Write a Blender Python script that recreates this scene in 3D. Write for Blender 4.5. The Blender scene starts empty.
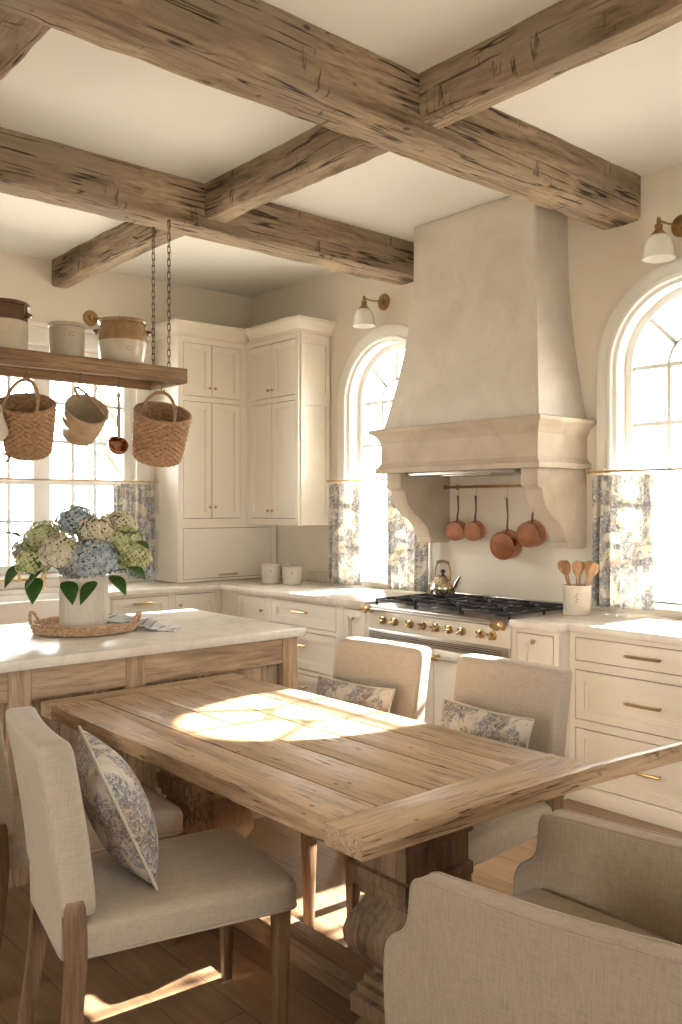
import bpy, bmesh, math, random
from mathutils import Vector, Matrix
random.seed(11)
C = bpy.context.scene.collection
S = bpy.context.scene
PI = math.pi

# ------------------------------------------------------------------ camera, light, exposure
CAM_H = 1.53
cd = bpy.data.cameras.new('camera'); cam = bpy.data.objects.new('camera', cd); C.objects.link(cam)
cam.location = (0, 0, CAM_H)
cam.rotation_euler = (math.radians(90), 0, math.radians(49.16))
cd.sensor_fit = 'VERTICAL'; cd.sensor_height = 24.0; cd.lens = 24.0 * 877 / 1024
cd.shift_y = -5 / 1024; cd.clip_start = 0.05; cd.clip_end = 200
S.camera = cam

w = bpy.data.worlds.new('sky'); S.world = w; w.use_nodes = True
bg = w.node_tree.nodes['Background']
bg.inputs[0].default_value = (1.0, 0.98, 0.94, 1); bg.inputs[1].default_value = 10.5

sd = bpy.data.lights.new('sun', 'SUN'); sun = bpy.data.objects.new('sun', sd); C.objects.link(sun)
sd.energy = 48; sd.angle = math.radians(0.8); sd.color = (1.0, 0.92, 0.81)
sun.rotation_euler = Vector((-0.06, -0.85, -0.535)).to_track_quat('-Z', 'Y').to_euler()

def portal(name, loc, direction, sx, sy):
    l = bpy.data.lights.new(name, 'AREA'); l.shape = 'RECTANGLE'; l.size = sx; l.size_y = sy
    l.cycles.is_portal = True
    o = bpy.data.objects.new(name, l); C.objects.link(o); o.location = loc
    o.rotation_euler = Vector(direction).to_track_quat('-Z', 'Z').to_euler()
portal('portal_arch_right', (-2.39, 4.95, 1.9), (0, -1, 0), 1.0, 1.9)
portal('portal_arch_left', (-4.75, 4.95, 1.9), (0, -1, 0), 1.0, 1.9)
portal('portal_sink', (-6.9, 2.45, 1.95), (1, 0, 0), 2.3, 1.9)
portal('portal_right', (1.95, 1.3, 1.35), (-1, 0, 0), 2.0, 1.3)
portal('portal_front', (-2.5, -2.45, 1.4), (0, 1, 0), 1.2, 1.5)

S.view_settings.view_transform = 'Standard'; S.view_settings.look = 'None'
S.view_settings.gamma = 1; S.view_settings.use_curve_mapping = False
S.view_settings.exposure = 0.36

# ------------------------------------------------------------------ materials
class N:
    def __init__(s, name):
        s.m = bpy.data.materials.new(name); s.m.use_nodes = True
        s.t = s.m.node_tree; s.b = s.t.nodes['Principled BSDF']; s.out = s.t.nodes['Material Output']
        s.tc = s.t.nodes.new('ShaderNodeTexCoord')
    def n(s, k, **kw):
        x = s.t.nodes.new('ShaderNode' + k)
        for a, v in kw.items():
            setattr(x, a, v)
        return x
    def l(s, a, b): s.t.links.new(a, b)
    def mp(s, scale, rot=(0, 0, 0), loc=None):
        m = s.n('Mapping'); m.inputs['Scale'].default_value = scale; m.inputs['Rotation'].default_value = rot
        if loc is not None:
            m.inputs['Location'].default_value = loc
        s.l(s.tc.outputs['Object'], m.inputs[0]); return m.outputs[0]
    def noise(s, vec, scale, detail=4, rough=.5, dist=0):
        x = s.n('TexNoise'); x.inputs['Scale'].default_value = scale; x.inputs['Detail'].default_value = detail
        x.inputs['Roughness'].default_value = rough; x.inputs['Distortion'].default_value = dist
        s.l(vec, x.inputs['Vector']); return x.outputs[0]
    def ramp(s, f, stops):
        r = s.n('ValToRGB'); e = r.color_ramp.elements
        while len(e) < len(stops): e.new(.5)
        for i, (p, c) in enumerate(stops):
            e[i].position = p; e[i].color = (*c, 1) if len(c) == 3 else c
        s.l(f, r.inputs[0]); return r.outputs[0]
    def mix(s, f, a, b, mode='MIX'):
        x = s.n('Mix', data_type='RGBA', blend_type=mode)
        for i, v in ((0, f), (6, a), (7, b)):
            if isinstance(v, (int, float)): x.inputs[i].default_value = v
            elif isinstance(v, tuple): x.inputs[i].default_value = (*v, 1)
            else: s.l(v, x.inputs[i])
        return x.outputs[2]
    def math(s, op, a, b=0.0):
        x = s.n('Math', operation=op)
        for i, v in ((0, a), (1, b)):
            if isinstance(v, (int, float)): x.inputs[i].default_value = v
            else: s.l(v, x.inputs[i])
        return x.outputs[0]
    def col(s, c):
        if isinstance(c, tuple): s.b.inputs['Base Color'].default_value = (*c, 1)
        else: s.l(c, s.b.inputs['Base Color'])
    def bump(s, h, strength=.3, dist=.002):
        x = s.n('Bump'); x.inputs['Strength'].default_value = strength; x.inputs['Distance'].default_value = dist
        s.l(h, x.inputs['Height']); s.l(x.outputs[0], s.b.inputs['Normal'])
    def set(s, **k):
        for a, v in k.items(): s.b.inputs[a.replace('_', ' ')].default_value = v
        return s

def paint(name, c, rough=.5, var=.04, scale=3):
    k = N(name); v = k.noise(k.tc.outputs['Object'], scale, 4)
    c2 = tuple(x * (1 - var) for x in c)
    k.col(k.ramp(v, [(.35, c), (.65, c2)])); k.set(Roughness=rough)
    k.bump(k.noise(k.tc.outputs['Object'], 60, 2), .05, .001); return k.m
def plaster(name, c, c2, var=2.0, rough=.85, bump=.25):
    k = N(name)
    a = k.noise(k.tc.outputs['Object'], var, 8, .62, .6); b = k.noise(k.tc.outputs['Object'], 22, 6, .7)
    k.col(k.mix(k.math('MULTIPLY', b, .35), k.ramp(a, [(.34, c2), (.62, c)]), c2)); k.set(Roughness=rough)
    k.bump(k.math('ADD', a, k.math('MULTIPLY', b, .4)), bump, .01); return k.m
def metal(name, c, rough=.3, var=.15):
    k = N(name); v = k.noise(k.tc.outputs['Object'], 14, 5, .6)
    k.col(k.ramp(v, [(.3, c), (.75, tuple(x * (1 - var) for x in c))])); k.set(Metallic=1.0, Roughness=rough); return k.m
def wood(name, light, mid, dark, axis=0, scale=9, stretch=.07, crack=.6, rough=.65, bump=.5, patch=1.3, cs=1.0, grey=None, random_tone=.0, cross=False, streak=.7):
    k = N(name)
    sc = [1, 1, 1]; sc[axis] = stretch
    v = k.mp(tuple(sc)); wob = k.noise(v, scale, 8, .68, .5)
    fine = k.noise(v, scale * 6, 5, .7, .1)
    base = k.ramp(wob, [(.34, dark), (.46, mid), (.60, light)])
    base = k.mix(streak, base, k.ramp(fine, [(.36, (.50, .46, .42)), (.5, (.92, .91, .90)), (.62, (1.12, 1.11, 1.09))]), 'MULTIPLY')
    pt = k.noise(k.tc.outputs['Object'], patch, 4, .6)
    if grey: base = k.mix(k.ramp(pt, [(.42, (0, 0, 0)), (.62, (.75, .75, .75))]), base, grey, 'MIX')
    else: base = k.mix(k.math('MULTIPLY', pt, .35), base, dark)
    # drying cracks: thin ridges of a strongly stretched noise
    sc2 = [1, 1, 1]; sc2[axis] = stretch * .35
    cn = k.noise(k.mp(tuple(sc2), loc=(3.1, 1.7, 5.2)), scale * .9 * cs, 3, .5, .2)
    ridge = k.math('ABSOLUTE', k.math('SUBTRACT', cn, .5))
    gate = k.ramp(k.noise(k.tc.outputs['Object'], 2.3 * cs, 2), [(.42, (0, 0, 0)), (.52, (1, 1, 1))])
    cr = k.math('MULTIPLY', k.ramp(ridge, [(.0, (1, 1, 1)), (.005, (1, 1, 1)), (.015, (0, 0, 0))]), gate)
    # knots and nail holes
    vo = k.n('TexVoronoi'); vo.inputs['Scale'].default_value = 5.0 * cs; vo.inputs['Randomness'].default_value = 1
    sk = [1, 1, 1]; sk[axis] = .55
    k.l(k.mp(tuple(sk)), vo.inputs['Vector'])
    kn = k.ramp(vo.outputs['Distance'], [(.05, (1, 1, 1)), (.09, (0, 0, 0))])
    if cross:
        sx_ = [.25, .25, .25]; sx_[axis] = 1.6
        xn = k.math('ABSOLUTE', k.math('SUBTRACT', k.noise(k.mp(tuple(sx_), loc=(1.3, 4.2, .7)), 7, 3, .5, .3), .5))
        xg = k.ramp(k.noise(k.tc.outputs['Object'], 5.5, 3, .6), [(.56, (0, 0, 0)), (.62, (1, 1, 1))])
        cr = k.math('MAXIMUM', cr, k.math('MULTIPLY', k.math('MULTIPLY', k.ramp(xn, [(.004, (1, 1, 1)), (.016, (0, 0, 0))]), xg), .8))
    hole = k.math('MAXIMUM', k.math('MULTIPLY', cr, crack), k.math('MULTIPLY', kn, crack * .8))
    colr = k.mix(hole, base, tuple(x * .25 for x in dark))
    if random_tone:
        oi = k.n('ObjectInfo'); hs = k.n('HueSaturation')
        mr = k.n('MapRange'); k.l(oi.outputs['Random'], mr.inputs[0]); mr.inputs[3].default_value = 1 - random_tone; mr.inputs[4].default_value = 1 + random_tone
        k.l(mr.outputs[0], hs.inputs['Value']); k.l(colr, hs.inputs['Color']); colr = hs.outputs[0]
    k.col(colr); k.set(Roughness=rough)
    k.bump(k.math('SUBTRACT', k.math('ADD', wob, k.math('MULTIPLY', fine, .3)), k.math('MULTIPLY', hole, .9)), bump, .006)
    return k.m
def linen(name, c, c2, s=260):
    k = N(name); a = k.noise(k.mp((1, 1, .12)), s, 2, .6); b = k.noise(k.mp((.12, .12, 1)), s, 2, .6)
    t = k.math('MULTIPLY', k.math('ADD', a, b), .5); big = k.noise(k.tc.outputs['Object'], 5, 3)
    k.col(k.mix(k.math('MULTIPLY', big, .3), k.ramp(t, [(.38, c2), (.6, c)]), c2)); k.set(Roughness=.95, Sheen_Weight=.15)
    k.bump(t, .35, .0012); return k.m
def toile(name, ground, ink, scale=1.0, thresh=.5, tan=None):
    k = N(name); o = k.tc.outputs['Object']
    mask = k.ramp(k.noise(o, 6.5 * scale, 3, .55, .8), [(thresh - .03, (0, 0, 0)), (thresh + .05, (1, 1, 1))])
    det = k.ramp(k.noise(o, 42 * scale, 6, .75, 1.6), [(.46, (0, 0, 0)), (.56, (1, 1, 1))])
    det2 = k.ramp(k.noise(o, 17 * scale, 4, .7, 2.2), [(.48, (0, 0, 0)), (.56, (1, 1, 1))])
    spr = k.ramp(k.math('ABSOLUTE', k.math('SUBTRACT', k.noise(o, 13 * scale, 3, .5, 1.0), .5)), [(.0, (.8, .8, .8)), (.03, (0, 0, 0))])
    f = k.math('MAXIMUM', k.math('MULTIPLY', mask, k.math('MAXIMUM', k.math('MULTIPLY', det, .85), k.math('MULTIPLY', det2, .6))),
               k.math('MULTIPLY', spr, k.math('MULTIPLY', det, .55)))
    g = ground
    if tan: g = k.mix(k.ramp(k.noise(o, 5 * scale, 2), [(.5, (0, 0, 0)), (.62, (.8, .8, .8))]), ground, tan)
    k.col(k.mix(f, g, ink)); k.set(Roughness=.9); k.bump(k.noise(o, 240, 2), .2, .001); return k
def glazed(name, c, c2, rough=.22, split=None, top=None):
    k = N(name); v = k.noise(k.tc.outputs['Object'], 9, 5, .6, .4)
    colr = k.ramp(v, [(.3, c2), (.6, c)])
    if split is not None:
        sx = k.n('SeparateXYZ'); k.l(k.tc.outputs['Object'], sx.inputs[0])
        h = k.math('ADD', sx.outputs[2], k.math('MULTIPLY', v, .006))
        f = k.ramp(k.math('MULTIPLY', k.math('SUBTRACT', h, split), 60), [(.0, (0, 0, 0)), (.25, (1, 1, 1))])
        tcol = k.ramp(k.noise(k.tc.outputs['Object'], 26, 4, .6), [(.3, tuple(x * .7 for x in top)), (.65, top)])
        colr = k.mix(f, colr, tcol)
    k.col(colr); k.set(Roughness=rough, Coat_Weight=.3, Coat_Roughness=.1); return k.m

M = {}
M['wall'] = plaster('warm_plaster_wall', (.78, .72, .62), (.755, .69, .585), 1.2, .9, .05)
M['ceiling'] = plaster('ceiling_plaster', (.83, .82, .785), (.815, .80, .76), 1.0, .9, .04)
M['hood'] = plaster('hood_plaster', (.66, .61, .53), (.55, .495, .415), 2.8, .85, .35)
M['stone'] = plaster('hood_limestone', (.56, .48, .38), (.42, .345, .26), 3.5, .85, .3)
M['cab'] = paint('cabinet_cream', (.80, .745, .645), .45, .03)
M['gap'] = paint('cabinet_gap_shade', (.22, .17, .11), .9)  # dark brown that paints shade into the gaps round doors and drawers
M['casing'] = paint('window_casing_white', (.82, .80, .74), .5, .02)
M['winwhite'] = paint('window_sash_white', (.86, .85, .83), .5, .02)
M['enamel'] = paint('range_enamel_cream', (.80, .75, .64), .2, .03)
M['white'] = paint('white_fireclay', (.84, .82, .78), .15, .02)
M['brass'] = metal('aged_brass', (.62, .44, .23), .3)
M['darkbrass'] = metal('dark_brass', (.40, .25, .11), .42)
M['steel'] = metal('brushed_steel', (.62, .60, .57), .3)
M['nickel'] = metal('polished_nickel', (.78, .70, .56), .13)
M['copper'] = metal('copper', (.56, .28, .18), .2, .45)
M['copperin'] = metal('copper_interior', (.80, .48, .34), .35)
M['iron'] = paint('cast_iron', (.020, .020, .022), .5)
M['handleiron'] = metal('iron_handle', (.20, .15, .11), .5)
M['marble'] = None
k = N('worktop_stone'); o = k.tc.outputs['Object']
v = k.noise(o, 3.2, 8, .7, 1.2)
k.col(k.mix(k.ramp(k.noise(o, 30, 3), [(.4, (0, 0, 0)), (.75, (.25, .25, .25))]), k.ramp(v, [(.36, (.66, .60, .52)), (.55, (.78, .735, .66))]), (.55, .49, .41)))
k.set(Roughness=.22); M['marble'] = k.m
BL, BM_, BD = (.48, .36, .245), (.32, .23, .15), (.115, .073, .042)
for ax, nm in ((0, 'x'), (1, 'y')):
    M['beam' + nm] = wood('hewn_beam_' + nm, BL, BM_, BD, ax, 8, .12, .95, .85, 1.0, 1.6, 1.4, grey=(.27, .215, .155), cross=True)
    M['table' + nm] = wood('table_wood_' + nm, (.68, .49, .315), (.56, .385, .23), (.34, .22, .12), ax, 17, .075, .95, .36, .45, 1.5, 2.6, random_tone=.10, streak=.4)
M['shelfwood'] = wood('shelf_wood', (.40, .255, .14), (.27, .155, .078), (.13, .068, .03), 1, 12, .08, .5, .6)
M['pedestal'] = wood('pedestal_wood', (.38, .255, .155), (.27, .175, .10), (.13, .078, .042), 2, 10, .12, .6, .5)
M['stretch'] = wood('stretcher_wood', (.38, .255, .155), (.27, .17, .095), (.13, .075, .04), 0, 10, .08, .7, .5)
M['chairleg'] = wood('chair_leg_wood', (.40, .255, .145), (.29, .175, .095), (.15, .085, .045), 2, 14, .06, .15, .45, .2)
M['islandv'] = wood('island_board_wood', (.60, .46, .32), (.46, .33, .215), (.24, .155, .085), 2, 9, .1, .8, .7, random_tone=.2, grey=(.45, .36, .27), patch=3)
M['islandh'] = wood('island_rail_wood', (.66, .49, .33), (.54, .38, .24), (.33, .21, .12), 1, 10, .08, .5, .6)
M['islandp'] = wood('island_post_wood', (.66, .49, .33), (.54, .38, .24), (.33, .21, .12), 2, 10, .08, .5, .6)
M['spoon'] = wood('spoon_wood', (.58, .34, .17), (.47, .25, .12), (.28, .13, .055), 2, 20, .1, .1, .5, .1)
M['linen'] = linen('natural_linen', (.57, .48, .375), (.47, .39, .30))
M['linenD'] = linen('oat_linen_armchair', (.52, .425, .32), (.42, .335, .245), 230)
M['rattan'] = None
k = N('rattan'); o = k.tc.outputs['Object']
k.col(k.mix(k.math('MULTIPLY', k.noise(o, 8, 3), .6), k.ramp(k.noise(o, 55, 4, .6), [(.3, (.22, .115, .055)), (.5, (.42, .25, .13)), (.72, (.60, .40, .22))]), (.42, .25, .13)))
k.set(Roughness=.6); M['rattan'] = k.m
k = N('pale_rattan'); o = k.tc.outputs['Object']
k.col(k.ramp(k.noise(o, 60, 4, .6), [(.3, (.30, .17, .09)), (.5, (.52, .33, .19)), (.7, (.66, .46, .29))])); k.set(Roughness=.6); M['trayr'] = k.m
# wide oak floor, boards along x
k = N('oak_floor'); br = k.n('TexBrick'); br.offset = .37; br.squash = 1
br.inputs['Color1'].default_value = (.30, .195, .115, 1); br.inputs['Color2'].default_value = (.20, .122, .068, 1); br.inputs['Mortar'].default_value = (.07, .036, .016, 1)
br.inputs['Scale'].default_value = 1; br.inputs['Mortar Size'].default_value = .003; br.inputs['Brick Width'].default_value = 2.2; br.inputs['Row Height'].default_value = .19
k.l(k.tc.outputs['Object'], br.inputs['Vector'])
g = k.noise(k.mp((.09, 1, 1)), 24, 7, .7, .6)
k.col(k.mix(k.math('MULTIPLY', g, .75), br.outputs[0], k.ramp(g, [(.35, (.15, .078, .034)), (.65, (.40, .27, .16))])))
k.set(Roughness=.36); k.bump(g, .15, .002); M['floor'] = k.m
def curtain_mat():
    k = toile('toile_curtain', (.82, .78, .70), (.11, .155, .25), 1.5, .46, (.78, .70, .56))
    tr = k.n('BsdfTranslucent'); mx = k.n('MixShader'); mx.inputs[0].default_value = .34
    for lk in list(k.t.links):
        if lk.to_node == k.b and lk.to_socket.name == 'Base Color': k.l(lk.from_socket, tr.inputs[0])
    k.l(k.b.outputs[0], mx.inputs[1]); k.l(tr.outputs[0], mx.inputs[2]); k.l(mx.outputs[0], k.out.inputs[0]); return k.m
M['curtain'] = curtain_mat()
M['toile'] = toile('toile_cushion', (.66, .60, .50), (.06, .08, .14), 1.7, .43, (.56, .42, .27)).m
M['piping'] = linen('cushion_piping', (.66, .60, .50), (.56, .50, .41))
k = N('window_glass'); tb = k.n('BsdfTransparent'); gl = k.n('BsdfGlossy'); gl.inputs['Roughness'].default_value = .02
fr = k.n('Fresnel'); fr.inputs[0].default_value = 1.2; mx = k.n('MixShader')
k.l(fr.outputs[0], mx.inputs[0]); k.l(tb.outputs[0], mx.inputs[1]); k.l(gl.outputs[0], mx.inputs[2]); k.l(mx.outputs[0], k.out.inputs[0]); M['glass'] = k.m
M['shade'] = N('opal_glass').m
kb = M['shade'].node_tree.nodes['Principled BSDF']; kb.inputs['Base Color'].default_value = (.86, .85, .80, 1); kb.inputs['Roughness'].default_value = .25
kb.inputs['Subsurface Weight'].default_value = .3; kb.inputs['Subsurface Radius'].default_value = (.05, .05, .05)
M['crockbrown'] = glazed('crock_cream_brown_top', (.60, .52, .40), (.52, .43, .32), .25, .165, (.105, .048, .022))
M['crocktan'] = glazed('crock_cream_tan_top', (.62, .55, .44), (.54, .46, .35), .25, .142, (.36, .215, .10))
M['crockgrey'] = glazed('crock_grey', (.50, .44, .35), (.42, .36, .28), .3)
M['crockpail'] = glazed('stoneware_pail', (.52, .37, .22), (.36, .235, .125), .3)
M['pailin'] = glazed('stoneware_pail_inside', (.50, .41, .29), (.42, .33, .225), .3)
M['canister'] = glazed('canister_glaze', (.62, .56, .47), (.54, .48, .39), .35)
M['crockwhite'] = glazed('utensil_crock', (.72, .65, .54), (.66, .58, .46), .3)
M['mark'] = paint('crock_mark', (.22, .19, .16), .5)
M['vase'] = glazed('vase_glaze', (.70, .64, .55), (.62, .555, .455), .45)
def petal(name, a, b, c):
    k = N(name); k.col(k.ramp(k.noise(k.tc.outputs['Object'], 26, 3, .6), [(.34, a), (.5, b), (.66, c)])); k.set(Roughness=.8, Subsurface_Weight=.1)
    k.b.inputs['Subsurface Radius'].default_value = (.01, .01, .01); return k.m
M['cream_p'] = petal('petal_cream', (.50, .50, .27), (.68, .62, .44), (.74, .66, .55))
M['green_p'] = petal('petal_green', (.30, .36, .12), (.54, .56, .27), (.68, .66, .44))
M['blue_p'] = petal('petal_blue', (.22, .29, .33), (.36, .43, .48), (.54, .54, .47))
M['dusty_p'] = petal('petal_dusty', (.16, .21, .22), (.34, .33, .29), (.47, .40, .36))
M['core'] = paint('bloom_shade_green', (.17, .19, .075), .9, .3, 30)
M['leaf'] = paint('leaf_green', (.055, .14, .03), .4, .4, 20)
M['bark'] = paint('bare_bark', (.15, .12, .095), .9, .2)
M['lawn'] = paint('pale_winter_lawn', (.50, .47, .38), .9, .2)
k = N('dish_towel'); wv = k.n('TexWave'); wv.inputs['Scale'].default_value = 5
k.l(k.tc.outputs['Object'], wv.inputs['Vector']); k.col(k.ramp(wv.outputs[0], [(.86, (.74, .72, .69)), (.94, (.30, .35, .42))])); k.set(Roughness=.95); M['towel'] = k.m

# ------------------------------------------------------------------ mesh helpers
class B:
    def __init__(s): s.v = []; s.f = []
    def add(s, vs, fs):
        n = len(s.v); s.v += [tuple(p) for p in vs]; s.f += [tuple(i + n for i in f) for f in fs]; return s
    def box(s, x0, x1, y0, y1, z0, z1):
        x0, x1 = sorted((x0, x1)); y0, y1 = sorted((y0, y1)); z0, z1 = sorted((z0, z1))
        return s.add([(x0, y0, z0), (x1, y0, z0), (x1, y1, z0), (x0, y1, z0), (x0, y0, z1), (x1, y0, z1), (x1, y1, z1), (x0, y1, z1)],
                     [(0, 3, 2, 1), (4, 5, 6, 7), (0, 1, 5, 4), (1, 2, 6, 5), (2, 3, 7, 6), (3, 0, 4, 7)])
    def hexa(s, bot, top):   # two quads of points
        return s.add(list(bot) + list(top), [(0, 3, 2, 1), (4, 5, 6, 7), (0, 1, 5, 4), (1, 2, 6, 5), (2, 3, 7, 6), (3, 0, 4, 7)])
    def rings(s, rs, close_ends=True, loop=False):
        m = len(rs[0]); vs = [p for r in rs for p in r]; fs = []; n = len(rs)
        for i in range(n if loop else n - 1):
            a = i * m; b = ((i + 1) % n) * m
            for j in range(m): j2 = (j + 1) % m; fs.append((a + j, a + j2, b + j2, b + j))
        if close_ends and not loop: fs.append(tuple(range(m - 1, -1, -1))); fs.append(tuple((n - 1) * m + j for j in range(m)))
        return s.add(vs, fs)
    def lathe(s, prof, c=(0, 0, 0), n=32, axis=(0, 0, 1), caps=True, func=None):
        q = Vector((0, 0, 1)).rotation_difference(Vector(axis).normalized()); c = Vector(c); rs = []
        for i, (r, z) in enumerate(prof):
            ring = []
            for j in range(n):
                t = 2 * PI * j / n; rr = func(r, z, t, i) if func else r
                ring.append(c + q @ Vector((max(rr, 1e-4) * math.cos(t), max(rr, 1e-4) * math.sin(t), z)))
            rs.append(ring)
        return s.rings(rs, caps)
    def tube(s, pts, r, n=8, closed=False):
        pts = [Vector(p) for p in pts]; rad = r if isinstance(r, (list, tuple)) else [r] * len(pts); rs = []
        up = None; m = len(pts)
        for i, p in enumerate(pts):
            if closed: d = pts[(i + 1) % m] - pts[i - 1]
            else: d = pts[min(i + 1, m - 1)] - pts[max(i - 1, 0)]
            d.normalize()
            if up is None: up = Vector((0, 0, 1)) if abs(d.z) < .9 else Vector((1, 0, 0))
            a = d.cross(up); a.normalize(); b = a.cross(d); up = b
            rs.append([p + (a * math.cos(2 * PI * j / n) + b * math.sin(2 * PI * j / n)) * rad[i] for j in range(n)])
        return s.rings(rs, True, closed)
    def prism(s, poly, d0, d1, plane='xz'):  # convex or concave outline (fan by ngon)
        f = {'xz': lambda a, b, d: (a, d, b), 'yz': lambda a, b, d: (d, a, b), 'xy': lambda a, b, d: (a, b, d)}[plane]
        n = len(poly); vs = [f(a, b, d0) for a, b in poly] + [f(a, b, d1) for a, b in poly]
        return s.add(vs, [tuple(range(n)), tuple(range(2 * n - 1, n - 1, -1))] + [(i, i + n, (i + 1) % n + n, (i + 1) % n) for i in range(n)])
    def strip(s, outer, inner, d0, d1, plane='xz'):  # ring of equal-length open/closed outlines
        f = {'xz': lambda a, b, d: (a, d, b), 'yz': lambda a, b, d: (d, a, b), 'xy': lambda a, b, d: (a, b, d)}[plane]
        n = len(outer); rs = []
        for (a, b), (c, e) in zip(outer, inner): rs.append([f(a, b, d0), f(c, e, d0), f(c, e, d1), f(a, b, d1)])
        return s.rings(rs, True)
    def xf(s, fn): s.v = [tuple(fn(Vector(p))) for p in s.v]; return s
def rbox(x0, x1, y0, y1, z0, z1, r, n=10):
    b = B(); lo = Vector((x0, y0, z0)); hi = Vector((x1, y1, z1))
    def P(u):
        p = Vector([lo[i] + (hi[i] - lo[i]) * u[i] for i in range(3)])
        rr = [min(r, (hi[i] - lo[i]) * .499) for i in range(3)]
        c = Vector([min(max(p[i], lo[i] + rr[i]), hi[i] - rr[i]) for i in range(3)]); d = p - c
        L = math.sqrt(sum((d[i] / rr[i]) ** 2 for i in range(3)))
        if L > 1e-9: mx = max(abs(d[i] / rr[i]) for i in range(3)); d = Vector([d[i] / L * mx for i in range(3)])
        return c + d
    # denser near the ends so that the corner radius reads
    def T(i):
        t = i / n; return .5 - .5 * math.cos(PI * t)
    for ax in range(3):
        a1, a2 = (ax + 1) % 3, (ax + 2) % 3
        for side in (0, 1):
            g = []
            for i in range(n + 1):
                for j in range(n + 1):
                    u = [0, 0, 0]; u[ax] = side; u[a1] = T(i); u[a2] = T(j); g.append(P(u))
            fs = []
            for i in range(n):
                for j in range(n):
                    q = (i * (n + 1) + j, (i + 1) * (n + 1) + j, (i + 1) * (n + 1) + j + 1, i * (n + 1) + j + 1)
                    fs.append(q if side else q[::-1])
            b.add(g, fs)
    return b

def setp(o, label=None, cat=None, group=None, kind=None):
    if label: o['label'] = label
    if cat: o['category'] = cat
    if group: o['group'] = group
    if kind: o['kind'] = kind
    return o
def thing(name, label, cat, loc=(0, 0, 0), rz=0, group=None):
    o = bpy.data.objects.new(name, None); C.objects.link(o); o.location = loc; o.rotation_euler = (0, 0, rz); o.empty_display_size = .05
    return setp(o, label, cat, group)
def mk(name, b, mat, parent=None, world=True, bevel=0, seg=2, smooth=None, weld=False, sub=0, label=None, origin=None):
    me = bpy.data.meshes.new(name); vs = b.v
    off = Vector((0, 0, 0))
    if parent is not None and world:
        p = parent
        while p is not None: off += Vector(p.location); p = p.parent
    if parent is None and origin is not None: off = Vector(origin)
    me.from_pydata([tuple(Vector(p) - off) for p in vs], [], b.f)
    bm = bmesh.new(); bm.from_mesh(me)
    if weld: bmesh.ops.remove_doubles(bm, verts=bm.verts, dist=1e-5)
    bmesh.ops.recalc_face_normals(bm, faces=bm.faces)
    if bevel:
        ed = [e for e in bm.edges if len(e.link_faces) == 2 and e.calc_face_angle(0) > math.radians(40)]
        bmesh.ops.bevel(bm, geom=ed, offset=bevel, segments=seg, affect='EDGES', profile=.5, clamp_overlap=True)
    bm.to_mesh(me); bm.free()
    me.materials.append(mat)
    if smooth is None: smooth = True
    o = bpy.data.objects.new(name, me); C.objects.link(o)
    if smooth:
        for p in me.polygons: p.use_smooth = True
        me.set_sharp_from_angle(angle=math.radians(38))
    if parent is not None: o.parent = parent
    elif origin is not None: o.location = origin
    if label: o['label'] = label
    return o
def st(name, b, mat, **k):
    par = k.get('parent')
    o = mk(name, b, mat, **k)
    if par is None: o['kind'] = 'structure'
    return o
def copy_tree(o, parent=None):
    c = o.copy(); C.objects.link(c); c.parent = parent
    for ch in [x for x in list(C.objects) if x.parent == o]: copy_tree(ch, c)
    return c
def arc(cx, cz, r, a0, a1, n): return [(cx + r * math.cos(a0 + (a1 - a0) * i / n), cz + r * math.sin(a0 + (a1 - a0) * i / n)) for i in range(n + 1)]

# ------------------------------------------------------------------ room shell
XW, YW, CE = -6.53, 4.57, 3.42
XE, YF, TH = 1.75, -2.25, .16
st('floor', B().box(XW - TH, XE + TH, YF - TH, YW + TH, -.1, 0), M['floor'])
st('ceiling', B().box(XW - TH, XE + TH, YF - TH, YW + TH, CE, CE + .12), M['ceiling'])
ARC_Z, SILL = 2.34, .99
def wall_arches(b, y0, y1, x0, x1, z1, wins):
    xs = x0
    for cx, r in wins:
        b.box(xs, cx - r, y0, y1, 0, z1); b.box(cx - r, cx + r, y0, y1, 0, SILL)
        pts = arc(cx, ARC_Z, r, PI, 0, 28)
        for (xa, za), (xb, zb) in zip(pts, pts[1:]):
            b.hexa([(xa, y0, za), (xb, y0, zb), (xb, y1, zb), (xa, y1, za)], [(xa, y0, z1), (xb, y0, z1), (xb, y1, z1), (xa, y1, z1)])
        xs = cx + r
    b.box(xs, x1, y0, y1, 0, z1)
WR, WL, RO = -2.39, -4.75, .46
b = B(); wall_arches(b, YW, YW + TH, XW, XE + TH, CE, [(WL, RO), (WR, RO)])
st('wall_back', b, M['wall'], smooth=False)
SY0, SY1, SZ0, SZ1 = 1.42, 3.42, 1.02, 2.76
b = B(); b.box(XW - TH, XW, YF - TH, SY0, 0, CE).box(XW - TH, XW, SY1, YW + TH, 0, CE).box(XW - TH, XW, SY0, SY1, 0, SZ0).box(XW - TH, XW, SY0, SY1, SZ1, CE)
st('wall_left', b, M['wall'], smooth=False)
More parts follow.
